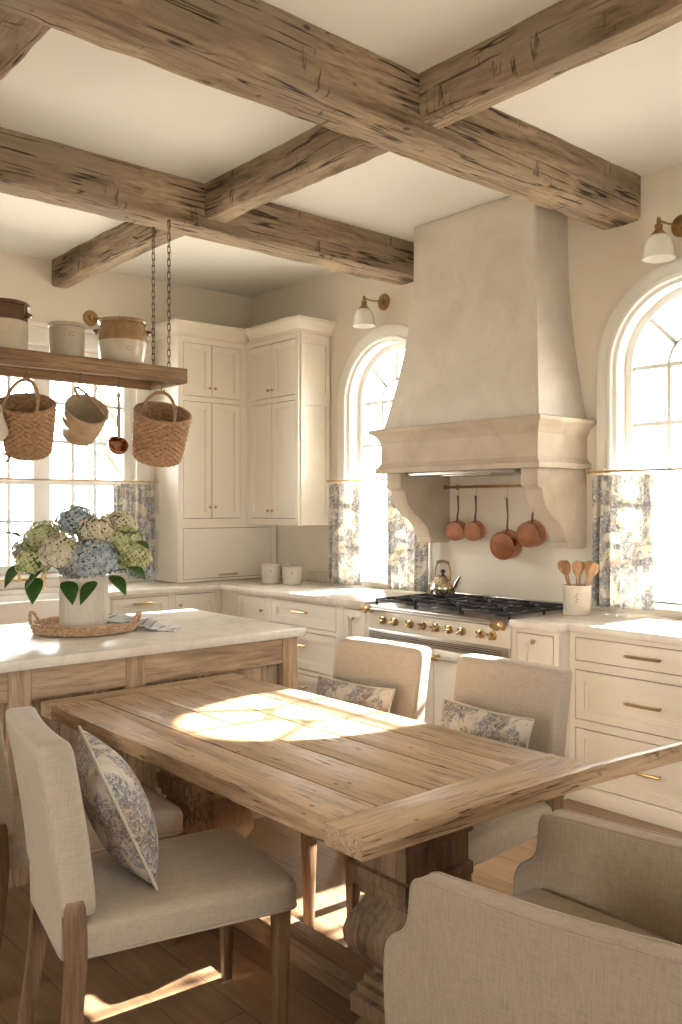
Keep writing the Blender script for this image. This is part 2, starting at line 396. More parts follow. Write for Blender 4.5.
# unseen walls right of and behind the camera, openings added for fill light
b = B(); b.box(XE, XE + TH, YF - TH, .4, 0, CE).box(XE, XE + TH, 2.2, YW, 0, CE).box(XE, XE + TH, .4, 2.2, 0, .75).box(XE, XE + TH, .4, 2.2, 1.95, CE)
st('wall_right', b, M['wall'], smooth=False)
b = B(); b.box(XW, -3.1, YF - TH, YF, 0, CE).box(-1.9, XE, YF - TH, YF, 0, CE).box(-3.1, -1.9, YF - TH, YF, 0, .75).box(-3.1, -1.9, YF - TH, YF, 2.05, CE)
st('wall_front', b, M['wall'], smooth=False)
def outline(cx, r, zb, n=28): return [(cx - r, zb)] + arc(cx, ARC_Z, r, PI, 0, n) + [(cx + r, zb)]
def arch_window(name, cx):
    root = bpy.data.objects.new(name, None); C.objects.link(root); root.location = (cx, YW, SILL); root['kind'] = 'structure'
    b = B(); b.strip(outline(cx, .555, SILL), outline(cx, .475, SILL), YW - .025, YW)
    mk('casing', b, M['casing'], root, bevel=.006)
    b = B(); b.strip(outline(cx, .475, SILL), outline(cx, .45, SILL), YW - .04, YW + .06); b.strip(outline(cx, .452, SILL), outline(cx, .425, SILL), YW - .012, YW + .09)
    mk('jamb', b, M['winwhite'], root, bevel=.004)
    b = B(); b.strip(outline(cx, .46, SILL), outline(cx, .385, SILL), YW + .08, YW + .13); b.box(cx - .40, cx + .40, YW + .08, YW + .13, SILL + .02, SILL + .09)
    mk('sash_frame', b, M['winwhite'], root, bevel=.004)
    b = B(); y0, y1 = YW + .095, YW + .118; h = .013
    for i in range(4): z = ARC_Z - .33 * i; b.box(cx - .39, cx + .39, y0 + .002, y1 - .002, z - h, z + h)
    for sx in (-1, 1): b.box(cx + sx * .16 - h, cx + sx * .16 + h, y0, y1, SILL + .08, ARC_Z)
    b.strip(arc(cx, ARC_Z, .17, PI, 0, 20), arc(cx, ARC_Z, .152, PI, 0, 20), y0, y1)
    for a in (PI * .25, PI * .5, PI * .75):
        p0 = Vector((cx + .16 * math.cos(a), 0, ARC_Z + .16 * math.sin(a))); p1 = Vector((cx + .4 * math.cos(a), 0, ARC_Z + .4 * math.sin(a)))
        nn = Vector((-math.sin(a), 0, math.cos(a))) * h
        b.hexa([(q.x, y0, q.z) for q in (p0 - nn, p1 - nn)] + [(q.x, y1, q.z) for q in (p1 - nn, p0 - nn)], [(q.x, y0, q.z) for q in (p0 + nn, p1 + nn)] + [(q.x, y1, q.z) for q in (p1 + nn, p0 + nn)])
    mk('muntins', b, M['winwhite'], root)
    b = B().prism(outline(cx, .39, SILL + .05), YW + .104, YW + .108); mk('glass_pane', b, M['glass'], root, smooth=False)
    b = B().box(cx - .56, cx + .56, YW - .06, YW + .1, SILL - .03, SILL); mk('sill', b, M['casing'], root, bevel=.006)
arch_window('window_1', WR); arch_window('window_2', WL)
root = bpy.data.objects.new('window_3', None); C.objects.link(root); root.location = (XW, 2.42, SZ0); root['kind'] = 'structure'
b = B(); c0, c1 = SY0 - .12, SY1 + .12
b.box(XW, XW + .025, c0, SY0, SZ0, SZ1).box(XW, XW + .025, SY1, c1, SZ0, SZ1).box(XW, XW + .03, c0 - .01, c1 + .01, SZ1 + .0005, SZ1 + .13).box(XW, XW + .05, c0 - .03, c1 + .03, SZ1 + .13, SZ1 + .165)
mk('casing', b, M['casing'], root, bevel=.005)
b = B(); xa, xb = XW - .13, XW - .06
for y0, y1 in ((SY0, SY0 + .07), (SY1 - .07, SY1), (2.02, 2.08), (2.60, 2.73)): b.box(xa, xb, y0, y1, SZ0, SZ1)
b.box(xa + .004, xb - .004, SY0 + .001, SY1 - .001, SZ0 + .001, SZ0 + .07).box(xa + .004, xb - .004, SY0 + .001, SY1 - .001, SZ1 - .07, SZ1 - .001).box(xa + .003, xb - .003, SY0 + .001, SY1 - .001, 1.70, 1.75)
mk('sash_frame', b, M['winwhite'], root, bevel=.004)
b = B(); xa, xb = XW - .11, XW - .085
for y in (1.67, 1.85, 2.25, 2.42, 2.925, 3.11, ): b.box(xa, xb, y - .012, y + .012, SZ0 + .01, SZ1 - .01)
for z in (1.42, 2.04, 2.34): b.box(xa + .002, xb - .002, SY0 + .01, SY1 - .01, z - .012, z + .012)
mk('muntins', b, M['winwhite'], root)
mk('glass_pane', B().box(XW - .1, XW - .096, SY0 + .02, SY1 - .02, SZ0 + .02, SZ1 - .02), M['glass'], root, smooth=False)
mk('sill', B().box(XW - .1, XW + .04, SY0 - .1, SY1 + .1, SZ0 - .03, SZ0), M['casing'], root, bevel=.005)
# frames of the unseen openings, added to let sky fill into the room
for nm, f, a0, a1, zt in (('fill_opening_right', lambda a, z0, z1, a2: (XE + .05, XE + .11, a, a2, z0, z1), .4, 2.2, 1.95), ('fill_opening_front', lambda a, z0, z1, a2: (a, a2, YF - .11, YF - .05, z0, z1), -3.1, -1.9, 2.05)):
    b = B()
    for i in range(3): a = a0 + .03 + (a1 - a0 - .06) * i / 2; b.box(*f(a - .03, .75, zt, a + .03))
    for z in (.78, zt - .03): b.box(*f(a0, z - .03, z + .03, a1))
    st(nm, b, M['winwhite'])

# ------------------------------------------------------------------ ceiling beams
def beam(label, x0, x1, y0, y1, z0, mat, seed):
    rnd = random.Random(seed); ax = 0 if (x1 - x0) > (y1 - y0) else 1
    L = (x1 - x0) if ax == 0 else (y1 - y0); n = int(L / .07); hw = ((y1 - y0) if ax == 0 else (x1 - x0)) / 2; c = ((y0 + y1) if ax == 0 else (x0 + x1)) / 2
    rs = []; wob = [0] * 8
    for i in range(n + 1):
        t = (x0 if ax == 0 else y0) + L * i / n; wob = [max(-.009, min(.009, q * .8 + rnd.uniform(-.004, .004))) for q in wob]
        ch = .012 + rnd.uniform(0, .007)
        pr = [(-hw + wob[0], CE - .001), (-hw + wob[1], z0 + ch), (-hw + ch, z0 + wob[2]), (0, z0 + wob[3] * .7), (hw - ch, z0 + wob[4]), (hw + wob[5], z0 + ch), (hw + wob[6], CE - .001)]
        rs.append([(t, c + a, z) if ax == 0 else (c + a, t, z) for a, z in pr])
    o = mk('ceiling_beam', B().rings(rs), mat, origin=((x0 + x1) / 2, (y0 + y1) / 2, z0)); setp(o, label, 'beam', 'rough hewn ceiling beams')
beam('thick weathered main ceiling beam running over the table and past the hood to the arched window wall', -2.925, -2.67, -2.2, YW - .002, 3.165, M['beamy'], 1)
beam('second long weathered ceiling beam ending against the plaster hood, with the shelf chains below it', -4.63, -4.40, -2.2, YW - .002, 3.165, M['beamy'], 2)
beam('short cross beam between the two long beams, in the middle of the ceiling', -4.398, -2.928, 2.75, 2.90, 3.215, M['beamx'], 3)
beam('cross beam going from the main beam to the top right of the picture', -2.668, XE - .002, 2.76, 2.90, 3.215, M['beamx'], 4)
beam('short cross beam at the left wall above the hanging shelf', XW + .01, -4.632, 2.71, 2.84, 3.215, M['beamx'], 5)
beam('cross beam cut off by the top left corner of the picture', -4.398, -2.928, 1.07, 1.24, 3.19, M['beamx'], 6)

# ------------------------------------------------------------------ range hood
HX = -3.665
t = thing('range_hood', 'tall flared plaster range hood with stone cornice and corbels over the cooker', 'range hood', (HX, YW - .3, 1.28))
def hp(u):  # u 0 bottom .. 1 top: half width, front y
    z = 2.04 + (CE - 2.045) * u; e = (1 - min(1, u / .80)) ** 1.75
    return z, .505 + .135 * e, 4.245 - .16 * e
b = B(); rs = []
for i in range(22):
    z, hw, fy = hp(i / 21); r = .012
    rs.append([(HX - hw, YW, z), (HX - hw, fy + r, z), (HX - hw + r, fy, z), (HX + hw - r, fy, z), (HX + hw, fy + r, z), (HX + hw, YW, z)])
mk('hood_body', b.rings(rs), M['hood'], t)
prof = [(.030, 1.755), (.030, 1.785), (.012, 1.80), (.006, 1.815), (.0, 1.82), (.0, 1.955), (.008, 1.965), (.016, 1.985), (.032, 2.005), (.058, 2.022), (.062, 2.028), (.062, 2.045), (.045, 2.05)]
b = B(); rs = []
for e, z in prof:
    e -= .062; x0, x1, y = HX - .705 - e, HX + .705 + e, 4.02 - e
    rs.append([(x0, YW, z), (x0, y, z), (x1, y, z), (x1, YW, z)])
mk('cornice', b.rings(rs), M['stone'], t)
cp = [(4.085, 1.755), (4.085, 1.655), (4.10, 1.645), (4.125, 1.64), (4.135, 1.60), (4.15, 1.555), (4.18, 1.515), (4.215, 1.485), (4.255, 1.46), (4.30, 1.43), (4.335, 1.395), (4.355, 1.36), (4.365, 1.33), (4.375, 1.325), (4.375, 1.285), (YW, 1.285), (YW, 1.755)]
for xa, xb in ((-4.26, -4.125), (-3.145, -3.025)):
    mk('corbel', B().prism(cp, xa, xb, 'yz'), M['stone'], t, bevel=.006)
mk('extractor_insert', B().box(HX - .45, HX + .45, 4.12, 4.5, 1.735, 1.757).box(HX - .2, HX + .2, 4.2, 4.42, 1.728, 1.737), M['steel'], t, bevel=.003)

# ------------------------------------------------------------------ cabinet helpers
def mapper(face, plane):  # (a, out, z) -> world; face 'y': front looks to -y, a = x ; face 'x': front looks to +x, a = y
    if face == 'y': return lambda a, o, z: (a, plane - o, z)
    return lambda a, o, z: (plane + o, a, z)
def fbox(b, f, a0, a1, o0, o1, z0, z1):
    p, q = f(a0, o0, z0), f(a1, o1, z1); b.box(p[0], q[0], p[1], q[1], p[2], q[2])
def shaker(name, par, f, a0, a1, z0, z1, fr=.055, flat=False):
    b = B(); g = .0045; e = .001
    a0 += g; a1 -= g; z0 += g; z1 -= g
    if flat: fbox(b, f, a0, a1, 0, .018, z0, z1)
    else:
        fbox(b, f, a0, a0 + fr, 0, .018, z0, z1); fbox(b, f, a1 - fr, a1, 0, .018, z0, z1)
        fbox(b, f, a0 + fr - e, a1 - fr + e, 0, .0179, z0 + e, z0 + fr); fbox(b, f, a0 + fr - e, a1 - fr + e, 0, .0179, z1 - fr, z1 - e)
        fbox(b, f, a0 + fr - e, a1 - fr + e, .0005, .004, z0 + fr - e, z1 - fr + e)
        m = .010
        for q in ((a0 + fr - e, a0 + fr + m, z0 + fr - e, z1 - fr + e), (a1 - fr - m, a1 - fr + e, z0 + fr - e, z1 - fr + e)): fbox(b, f, q[0], q[1], .001, .011, q[2], q[3])
        for q in ((z0 + fr - e, z0 + fr + m), (z1 - fr - m, z1 - fr + e)): fbox(b, f, a0 + fr - e, a1 - fr + e, .001, .0108, q[0], q[1])
    return mk(name, b, M['cab'], par, smooth=False)
def frame(b, f, a0, a1, z0, z1, holes):
    """face frame made of stiles and rails around hole rows: holes = [(a0,a1,z0,z1)]"""
    xs = sorted({a0, a1, *[h[0] for h in holes], *[h[1] for h in holes]}); zs = sorted({z0, z1, *[h[2] for h in holes], *[h[3] for h in holes]})
    for i in range(len(xs) - 1):
        for j in range(len(zs) - 1):
            ca, cz = (xs[i] + xs[i + 1]) / 2, (zs[j] + zs[j + 1]) / 2
            if not any(h[0] < ca < h[1] and h[2] < cz < h[3] for h in holes): fbox(b, f, xs[i], xs[i + 1], .0, .018, zs[j], zs[j + 1])
def knob(par, f, a, z, r=.013):
    p = Vector(f(a, .018, z)); q = Vector(f(a, 1.018, z)) - p
    mk('knob', B().lathe([(.005, 0), (.005, .010), (r * .8, .014), (r, .02), (r * .8, .027), (.002, .03)], p, 14, q), M['brass'], par)
def pull(par, f, a, z, L=.11):
    b = B(); y = .018
    for s in (-1, 1):
        p = Vector(f(a + s * L / 2, y, z)); q = Vector(f(a + s * L / 2, 1 + y, z)) - p; b.lathe([(.0045, 0), (.0045, .026)], p, 8, q)
    b.tube([f(a - L / 2 - .012, y + .027, z), f(a - L / 2, y + .027, z), f(a, y + .03, z), f(a + L / 2, y + .027, z), f(a + L / 2 + .012, y + .027, z)], [.0055, .0085, .0075, .0085, .0055], 8)
    mk('handle', b, M['brass'], par)
def cabinet(name, label, cat, face, plane, a0, a1, z0, z1, depth, fronts, group=None, extra=None):
    """fronts: (kind, a0,a1,z0,z1, hardware)"""
    f0 = mapper(face, plane); f = lambda a, o, z: f0(a, o - .018, z)   # doors inset flush with the frame
    fb = mapper(face, plane)
    p = fb((a0 + a1) / 2, -depth / 2, z0); t = thing(name, label, cat, p, group=group)
    b = B(); fbox(b, f0, a0, a1, -.0195, -depth, z0, z1); mk('carcass', b, M['cab'], t, smooth=False)
    b = B(); frame(b, f, a0, a1, z0, z1, [q[1:5] for q in fronts])
    mk('face_frame', b, M['cab'], t, smooth=False)
    b = B(); 
    for q in fronts: fbox(b, f0, q[1], q[2], -.0180, -.0194, q[3], q[4])
    mk('gap_shade_sheet', b, M['gap'], t, smooth=False)
    for kind, x0, x1, y0, y1, hw in fronts:
        g = lambda a, o, z: f0(a, o - .0175, z)
        d = shaker('drawer' if kind.startswith('drawer') else 'door' if kind == 'door' else kind, t, g, x0, x1, y0, y1, .05 if kind != 'drawerflat' else .0, kind == 'drawerflat')
        for h in hw:
            if h[0] == 'k': knob(d, g, h[1], h[2])
            else: pull(d, g, h[1], h[2], h[3] if len(h) > 3 else .11)
    if extra: extra(t)
    return t
def crown(par, f, pts_fn): pass

# tall cabinet on the left wall with appliance garage
def tall_extra(t):
    b = B()
    # panelled side toward the camera
    f = mapper('y', 3.6)
    for z0, z1 in ((2.42, 2.87), (1.44, 2.38), (.96, 1.38)):
        for q in ((-6.50, -6.46, z0, z1), (-6.19, -6.15, z0, z1)): fbox(b, f, q[0], q[1], 0, .012, q[2], q[3])
        for q in ((z0, z0 + .04), (z1 - .04, z1)): fbox(b, f, -6.46, -6.19, 0, .012, q[0], q[1])
    fbox(b, f, -6.53, -6.50, 0, .012, .925, 2.9); fbox(b, f, -6.15, -6.135, 0, .012, .925, 2.9)
    for z0, z1 in ((2.38, 2.42), (1.38, 1.44), (.925, .96), (2.87, 2.92)): fbox(b, f, -6.50, -6.15, 0, .012, z0, z1)
    mk('side_panel', b, M['cab'], t, smooth=False)
    b = B(); rs = []
    for e, z in ((.0, 2.90), (.012, 2.905), (.012, 2.93), (.03, 2.955), (.055, 2.985), (.06, 2.99), (.06, 3.015), (.0, 3.015)):
        rs.append([(XW, 3.588 - e, z), (-6.13 + e, 3.588 - e, z), (-6.13 + e, 4.30, z), (XW, 4.30, z)])
    mk('crown_moulding', b.rings(rs), M['cab'], t, smooth=False)
cabinet('tall_cabinet', 'tall cream corner cabinet on the sink wall with two door pairs above a lift-up panel', 'cabinet', 'x', -6.13, 3.60, 4.555, .925, 2.92, .395,
        [('door', 3.63, 3.90, 2.425, 2.855, [('k', 3.875, 2.50)]), ('door', 3.90, 4.18, 2.425, 2.855, [('k', 3.925, 2.50)]),
         ('door', 3.63, 3.90, 1.435, 2.385, [('k', 3.875, 1.53)]), ('door', 3.90, 4.18, 1.435, 2.385, [('k', 3.925, 1.53)]),
         ('lift_up_panel', 3.63, 4.50, .945, 1.36, [('p', 4.05, .975, .16)])], extra=tall_extra)
def upper_extra(t):
    b = B(); f = mapper('x', -5.42)
    for z0, z1 in ((2.41, 2.86), (1.42, 2.37)):
        fbox(b, f, 4.262, 4.30, 0, .012, z0, z1); fbox(b, f, 4.515, 4.555, 0, .012, z0, z1)
        for q in ((z0, z0 + .035), (z1 - .035, z1)): fbox(b, f, 4.30, 4.515, 0, .012, q[0], q[1])
    for z0, z1 in ((1.39, 1.42), (2.37, 2.41), (2.86, 2.92)): fbox(b, f, 4.262, 4.555, 0, .012, z0, z1)
    mk('side_panel', b, M['cab'], t, smooth=False)
    b = B(); rs = []
    for e, z in ((.0, 2.90), (.012, 2.905), (.012, 2.93), (.03, 2.955), (.055, 2.985), (.06, 2.99), (.06, 3.015), (.0, 3.015)):
        rs.append([(-6.127 + .062, 4.24 - e, z), (-5.408 + e, 4.24 - e, z), (-5.408 + e, YW, z), (-6.127 + .062, YW, z)])
    mk('crown_moulding', b.rings(rs), M['cab'], t, smooth=False)
cabinet('wall_cabinet', 'cream wall cabinet with four doors hanging between the corner and the left arched window', 'cabinet', 'y', 4.24, -6.127, -5.42, 1.385, 2.92, .32,
        [('door', -6.085, -5.765, 2.415, 2.86, [('k', -5.80, 2.48)]), ('door', -5.765, -5.445, 2.415, 2.86, [('k', -5.74, 2.48)]),
         ('door', -6.085, -5.765, 1.435, 2.375, [('k', -5.80, 1.50)]), ('door', -5.765, -5.445, 1.435, 2.375, [('k', -5.74, 1.50)])], extra=upper_extra)

# base cabinets
def plinth(face, plane, a0, a1, z1=.07, out=.012):
    def fn(t):
        b = B(); fbox(b, mapper(face, plane), a0, a1, out, -.3, 0, z1); mk('plinth', b, M['cab'], t, bevel=.004)
    return fn
YB = 3.83
cabinet('base_cabinet', 'cream base cabinet with one knobbed door in the corner by the canisters', 'cabinet', 'y', YB, -5.878, -5.24, .07, .878, .72,
        [('door', -5.66, -5.28, .10, .86, [('k', -5.325, .76)])], extra=plinth('y', YB, -5.878, -5.24))
cabinet('base_cabinet', 'cream stack of three drawers with brass bar handles left of the cooker', 'cabinet', 'y', YB, -5.238, -4.44, .07, .878, .72,
        [('drawer', -5.21, -4.48, .685, .862, [('p', -4.86, .79, .14)]), ('drawer', -5.21, -4.48, .385, .655, [('p', -4.86, .56, .14)]), ('drawer', -5.21, -4.48, .10, .355, [('p', -4.86, .27, .14)])], extra=plinth('y', YB, -5.238, -4.44))
cabinet('base_cabinet', 'narrow cream cabinet touching the left side of the cooker', 'cabinet', 'y', YB, -4.438, -4.155, .07, .878, .72,
        [('door', -4.41, -4.19, .10, .862, [('k', -4.30, .80)])], extra=plinth('y', YB, -4.438, -4.155))
cabinet('base_cabinet', 'narrow cream cabinet right of the cooker with one small brass knob', 'cabinet', 'y', 3.83, -3.004, -2.702, .07, .878, .70,
        [('door', -2.975, -2.735, .10, .855, [('k', -2.855, .815)])], extra=plinth('y', 3.83, -3.004, -2.702))
cabinet('base_cabinet', 'wide cream three drawer cabinet below the right arched window', 'cabinet', 'y', 3.92, -2.70, -1.30, .07, .878, .64,
        [('drawerflat', -2.665, -1.36, .73, .853, [('p', -2.27, .792, .17)]), ('drawer', -2.665, -1.36, .425, .685, [('p', -2.27, .557, .17)]), ('drawer', -2.665, -1.36, .085, .383, [('p', -2.27, .23, .17)])], extra=plinth('y', 3.92, -2.70, -1.30, .075))
XB = -5.88
cabinet('base_cabinet', 'cream sink wall cabinet with a door and brass knob beside the corner', 'cabinet', 'x', XB, 3.385, 3.829, .07, .878, .63,
        [('door', 3.41, 3.78, .10, .862, [('k', 3.45, .78)])], extra=plinth('x', XB, 3.385, 3.815))
cabinet('base_cabinet', 'cream sink wall cabinet with top drawer beside the apron sink', 'cabinet', 'x', XB, 2.865, 3.383, .07, .878, .63,
        [('drawer', 2.89, 3.355, .685, .862, [('p', 3.13, .82, .14)]), ('door', 2.89, 3.355, .10, .655, [('k', 2.94, .58)])], extra=plinth('x', XB, 2.865, 3.383))
cabinet('base_cabinet', 'cream cabinet carrying the white apron sink', 'cabinet', 'x', XB, 1.93, 2.863, .07, .62, .63,
        [('door', 1.96, 2.395, .10, .60, [('k', 2.34, .5)]), ('door', 2.395, 2.83, .10, .60, [('k', 2.45, .5)])], extra=plinth('x', XB, 1.93, 2.863))
cabinet('base_cabinet', 'cream sink wall cabinet standing on the far side of the sink from the corner', 'cabinet', 'x', XB, 1.0, 1.928, .07, .878, .63,
        [('door', 1.03, 1.46, .10, .86, [('k', 1.42, .8)]), ('door', 1.46, 1.90, .10, .86, [('k', 1.5, .8)])], extra=plinth('x', XB, 1.0, 1.928))
# worktops
t = thing('worktop', 'pale stone worktop running round the corner from the sink to the cooker', 'worktop', (-5.9, 4.0, .88))
L = [(XW, 2.84), (-5.85, 2.84), (-5.85, 3.795), (-4.152, 3.795), (-4.152, YW), (XW, YW)]
mk('slab', B().prism(L, .88, .92, 'xy').box(XW, -6.42, 1.0, 2.84, .88, .92).box(XW, -5.85, 1.0, 1.955, .88, .92), M['marble'], t, bevel=.004)
mk('splashback', B().box(-6.1, -4.17, YW - .022, YW - .002, .92, 1.0).box(XW + .002, XW + .02, 1.0, 3.585, .92, .985), M['marble'], t, bevel=.003)
t = thing('worktop', 'pale stone worktop right of the cooker, sunlit under the right window', 'worktop', (-2.1, 4.2, .88))
mk('slab', B().prism([(-3.003, 3.80), (-2.69, 3.80), (-2.69, 3.89), (-1.28, 3.89), (-1.28, YW - .002), (-3.003, YW - .002)], .88, .92, 'xy'), M['marble'], t, bevel=.004)
# sink
t = thing('apron_sink', 'white fireclay apron front sink below the sink window', 'sink', (-6.1, 2.4, .65))
mk('basin', B().box(-6.40, -5.84, 1.96, 1.985, .65, .885).box(-6.40, -5.84, 2.81, 2.835, .65, .885).box(-6.415, -6.39, 1.96, 2.835, .65, .885).box(-5.865, -5.835, 1.96, 2.835, .64, .895).box(-6.40, -5.85, 1.97, 2.83, .65, .675), M['white'], t, bevel=.004)
t = thing('bridge_faucet', 'brass bridge faucet with a tall curved spout behind the sink', 'faucet', (-6.33, 2.40, .92))
b = B(); sp = [(-6.35, 2.40, .99), (-6.35, 2.40, 1.17)] + [(-6.35 + .075 * (1 - math.cos(a)), 2.40 + .012 * (1 - math.cos(a)), 1.17 + .11 * math.sin(a)) for a in [PI * i / 10 for i in range(1, 11)]] + [(-6.20, 2.424, 1.12)]
mk('spout', B().tube(sp, .011, 10), M['brass'], t)
mk('bridge', B().tube([(-6.35, 2.22, 1.0), (-6.35, 2.58, 1.0)], .010, 10).lathe([(.018, .0), (.018, .03), (.014, .035)], (-6.35, 2.40, .985), 12), M['brass'], t)
for yy in (2.22, 2.58):
    v = mk('valve', B().lathe([(.024, 0), (.024, .008), (.013, .014), (.013, .08), (.018, .09), (.016, .11)], (-6.35, yy, .92), 14), M['brass'], t)
    mk('lever', B().tube([(-6.35, yy, 1.04), (-6.30, yy + .03, 1.05)], [.006, .005], 8).lathe([(.008, 0), (.008, .02)], (-6.35, yy, 1.028), 8), M['brass'], v)
mk('side_sprayer', B().lathe([(.02, 0), (.012, .01), (.012, .06), (.018, .07), (.015, .12)], (-6.35, 2.76, .92), 12), M['brass'], t)

# ------------------------------------------------------------------ cooker
RX0, RX1, RY = -4.145, -3.008, 3.80
RC = (RX0 + RX1) / 2
t = thing('range_cooker', 'wide cream enamel range cooker with brass fittings under the hood', 'cooker', (RC, 4.15, 0))
mk('body', B().box(RX0, RX1, RY + .03, YW - .01, .09, .885), M['enamel'], t, bevel=.004)
mk('plinth', B().box(RX0 + .02, RX1 - .02, RY + .07, YW - .1, 0, .10), M['steel'], t, bevel=.003)
mk('cooktop', B().box(RX0, RX1, RY, YW - .01, .882, .906).box(RX0 + .01, RX1 - .01, YW - .045, YW - .01, .90, .945), M['steel'], t, bevel=.006)
mk('control_panel', B().box(RX0, RX1, RY + .012, RY + .05, .757, .882), M['enamel'], t, bevel=.006)
for i, px in enumerate((-4.0, -3.895, -3.76, -3.655, -3.55, -3.445, -3.345, -3.205, -3.12)):
    kx = px; b = B().lathe([(.026, 0), (.026, .006), (.014, .010), (.014, .020)], (kx, RY + .012, .818), 18, (0, -1, 0))
    for q in range(4):
        a = q * PI / 2 + .35 * i; b.tube([(kx, RY - .014, .818), (kx + .024 * math.cos(a), RY - .018, .818 + .024 * math.sin(a))], [.008, .0055], 8)
    mk('control_knob', b, M['brass'], t)
b = B().box(RX0 + .005, RX1 - .005, RY + .014, RY + .045, .694, .757)
mk('vent_panel', b, M['steel'], t, bevel=.003)
b = B()
for i in range(3): b.box(RX0 + .04, RX1 - .06, RY + .0125, RY + .02, .712 + i * .011, .7155 + i * .011)
mk('vent_slot', b, M['iron'], t)
def rail(par, x0, x1, z, y=RY - .045):
    mk('rail', B().tube([(x0, y, z), (x1, y, z)], .010, 12), M['steel'], par)
    for x in (x0 + .012, x1 - .012):
        mk('rail_bracket', B().lathe([(.022, 0), (.018, .01), (.010, .02), (.010, .05), (.02, .06), (.022, .085), (.012, .10)], (x, RY + .03, z), 14, (0, -1, 0)).lathe([(.014, -.04), (.02, -.03), (.02, .03), (.014, .04)], (x, y, z), 14, (1, 0, 0)), M['brass'], par)
g = B().tube([(RX0 + .02, RY - .035, .888), (RX1 - .02, RY - .035, .888)], .009, 12)
tr = mk('towel_rail', g, M['steel'], t)
for x in (RX0 + .03, RX1 - .05):
    mk('rail_bracket', B().lathe([(.026, 0), (.020, .012), (.012, .02), (.014, .04), (.024, .05), (.02, .065)], (x, RY + .012, .878), 14, (0, -1, 0)).lathe([(.012, -.05), (.022, -.035), (.016, 0), (.022, .03), (.012, .045)], (x, RY - .035, .888), 14, (1, 0, 0)), M['brass'], tr)
xm = -3.565
for x0, x1 in ((RX0 + .01, xm - .003), (xm + .003, RX1 - .01)):
    d = mk('oven_door', B().box(x0, x1, RY + .004, RY + .032, .155, .69), M['enamel'], t, bevel=.006)
    b = B().tube([(x0 + .03, RY - .035, .648), (x1 - .03, RY - .035, .648)], .009, 12)
    h = mk('door_handle', b, M['steel'], d)
    for x in (x0 + .035, x1 - .035):
        mk('rail_bracket', B().lathe([(.018, 0), (.012, .01), (.010, .03), (.018, .045)], (x, RY + .005, .648), 12, (0, -1, 0)).lathe([(.010, -.035), (.017, -.025), (.017, .025), (.010, .035)], (x, RY - .035, .648), 12, (1, 0, 0)), M['brass'], h)
mk('warming_drawer', B().box(RX0 + .01, RX1 - .01, RY + .01, RY + .032, .095, .15), M['enamel'], t, bevel=.004)
for gx in range(3):
    x0 = RX0 + .03 + gx * .362; x1 = x0 + .352; y0, y1 = RY + .05, YW - .09; z = .945; b = B()
    for x in (x0, (x0 + x1) / 2 - .006, x1 - .012): b.box(x, x + .012, y0, y1, z - .015, z)
    for y in [y0 + (y1 - y0 - .012) * i / 4 for i in range(5)]: b.box(x0, x1, y, y + .012, z - .015, z)
    for cy in (y0 + .165, y1 - .165):
        for a in range(8):
            an = a * PI / 4; cx = (x0 + x1) / 2
            p = Vector((cx + .035 * math.cos(an), cy + .035 * math.sin(an), z)); q = Vector((cx + .14 * math.cos(an), cy + .12 * math.sin(an), z - .004)); b.tube([p, q], .007, 6)
    for x in (x0, x1 - .012):
        for y in (y0, (y0 + y1) / 2, y1 - .012): b.box(x, x + .012, y, y + .012, .905, z)
    gr = mk('pan_grate', b, M['iron'], t, bevel=.002)
    for cy in (y0 + .165, y1 - .165):
        mk('burner', B().lathe([(.05, .905), (.05, .915), (.036, .918), (.036, .928), (.01, .930)], ((x0 + x1) / 2, cy, 0), 20), M['iron'], t)

# kettle
KX, KY, KZ = -4.0, 4.36, .946
t = thing('tea_kettle', 'shiny silver kettle with arched handle on the back left burner', 'kettle', (KX, KY, KZ))
pr = [(.055, 0), (.078, .004), (.088, .03), (.088, .05), (.080, .075), (.065, .095), (.052, .107), (.05, .112)]
mk('kettle_body', B().lathe(pr, (KX, KY, KZ), 36), M['nickel'], t)
l_ = mk('lid', B().lathe([(.05, .112), (.046, .118), (.03, .128), (.012, .132)], (KX, KY, KZ), 28), M['nickel'], t)
mk('lid_knob', B().lathe([(.008, .131), (.007, .14), (.016, .148), (.016, .158), (.006, .166)], (KX, KY, KZ), 16), M['iron'], l_)
mk('spout', B().tube([(KX + .07, KY, KZ + .04), (KX + .11, KY, KZ + .06), (KX + .13, KY, KZ + .10), (KX + .155, KY, KZ + .13)], [.02, .015, .011, .010], 12), M['nickel'], t)
hd = [(KX - .065, KY, KZ + .095), (KX - .07, KY, KZ + .15), (KX - .055, KY, KZ + .20), (KX, KY, KZ + .222), (KX + .055, KY, KZ + .20), (KX + .07, KY, KZ + .15), (KX + .065, KY, KZ + .095)]
h = mk('kettle_handle', B().tube(hd, .005, 8), M['darkbrass'], t)
mk('grip', B().tube([(KX - .05, KY, KZ + .212), (KX, KY, KZ + .222), (KX + .05, KY, KZ + .212)], .010, 10), M['shelfwood'], h)

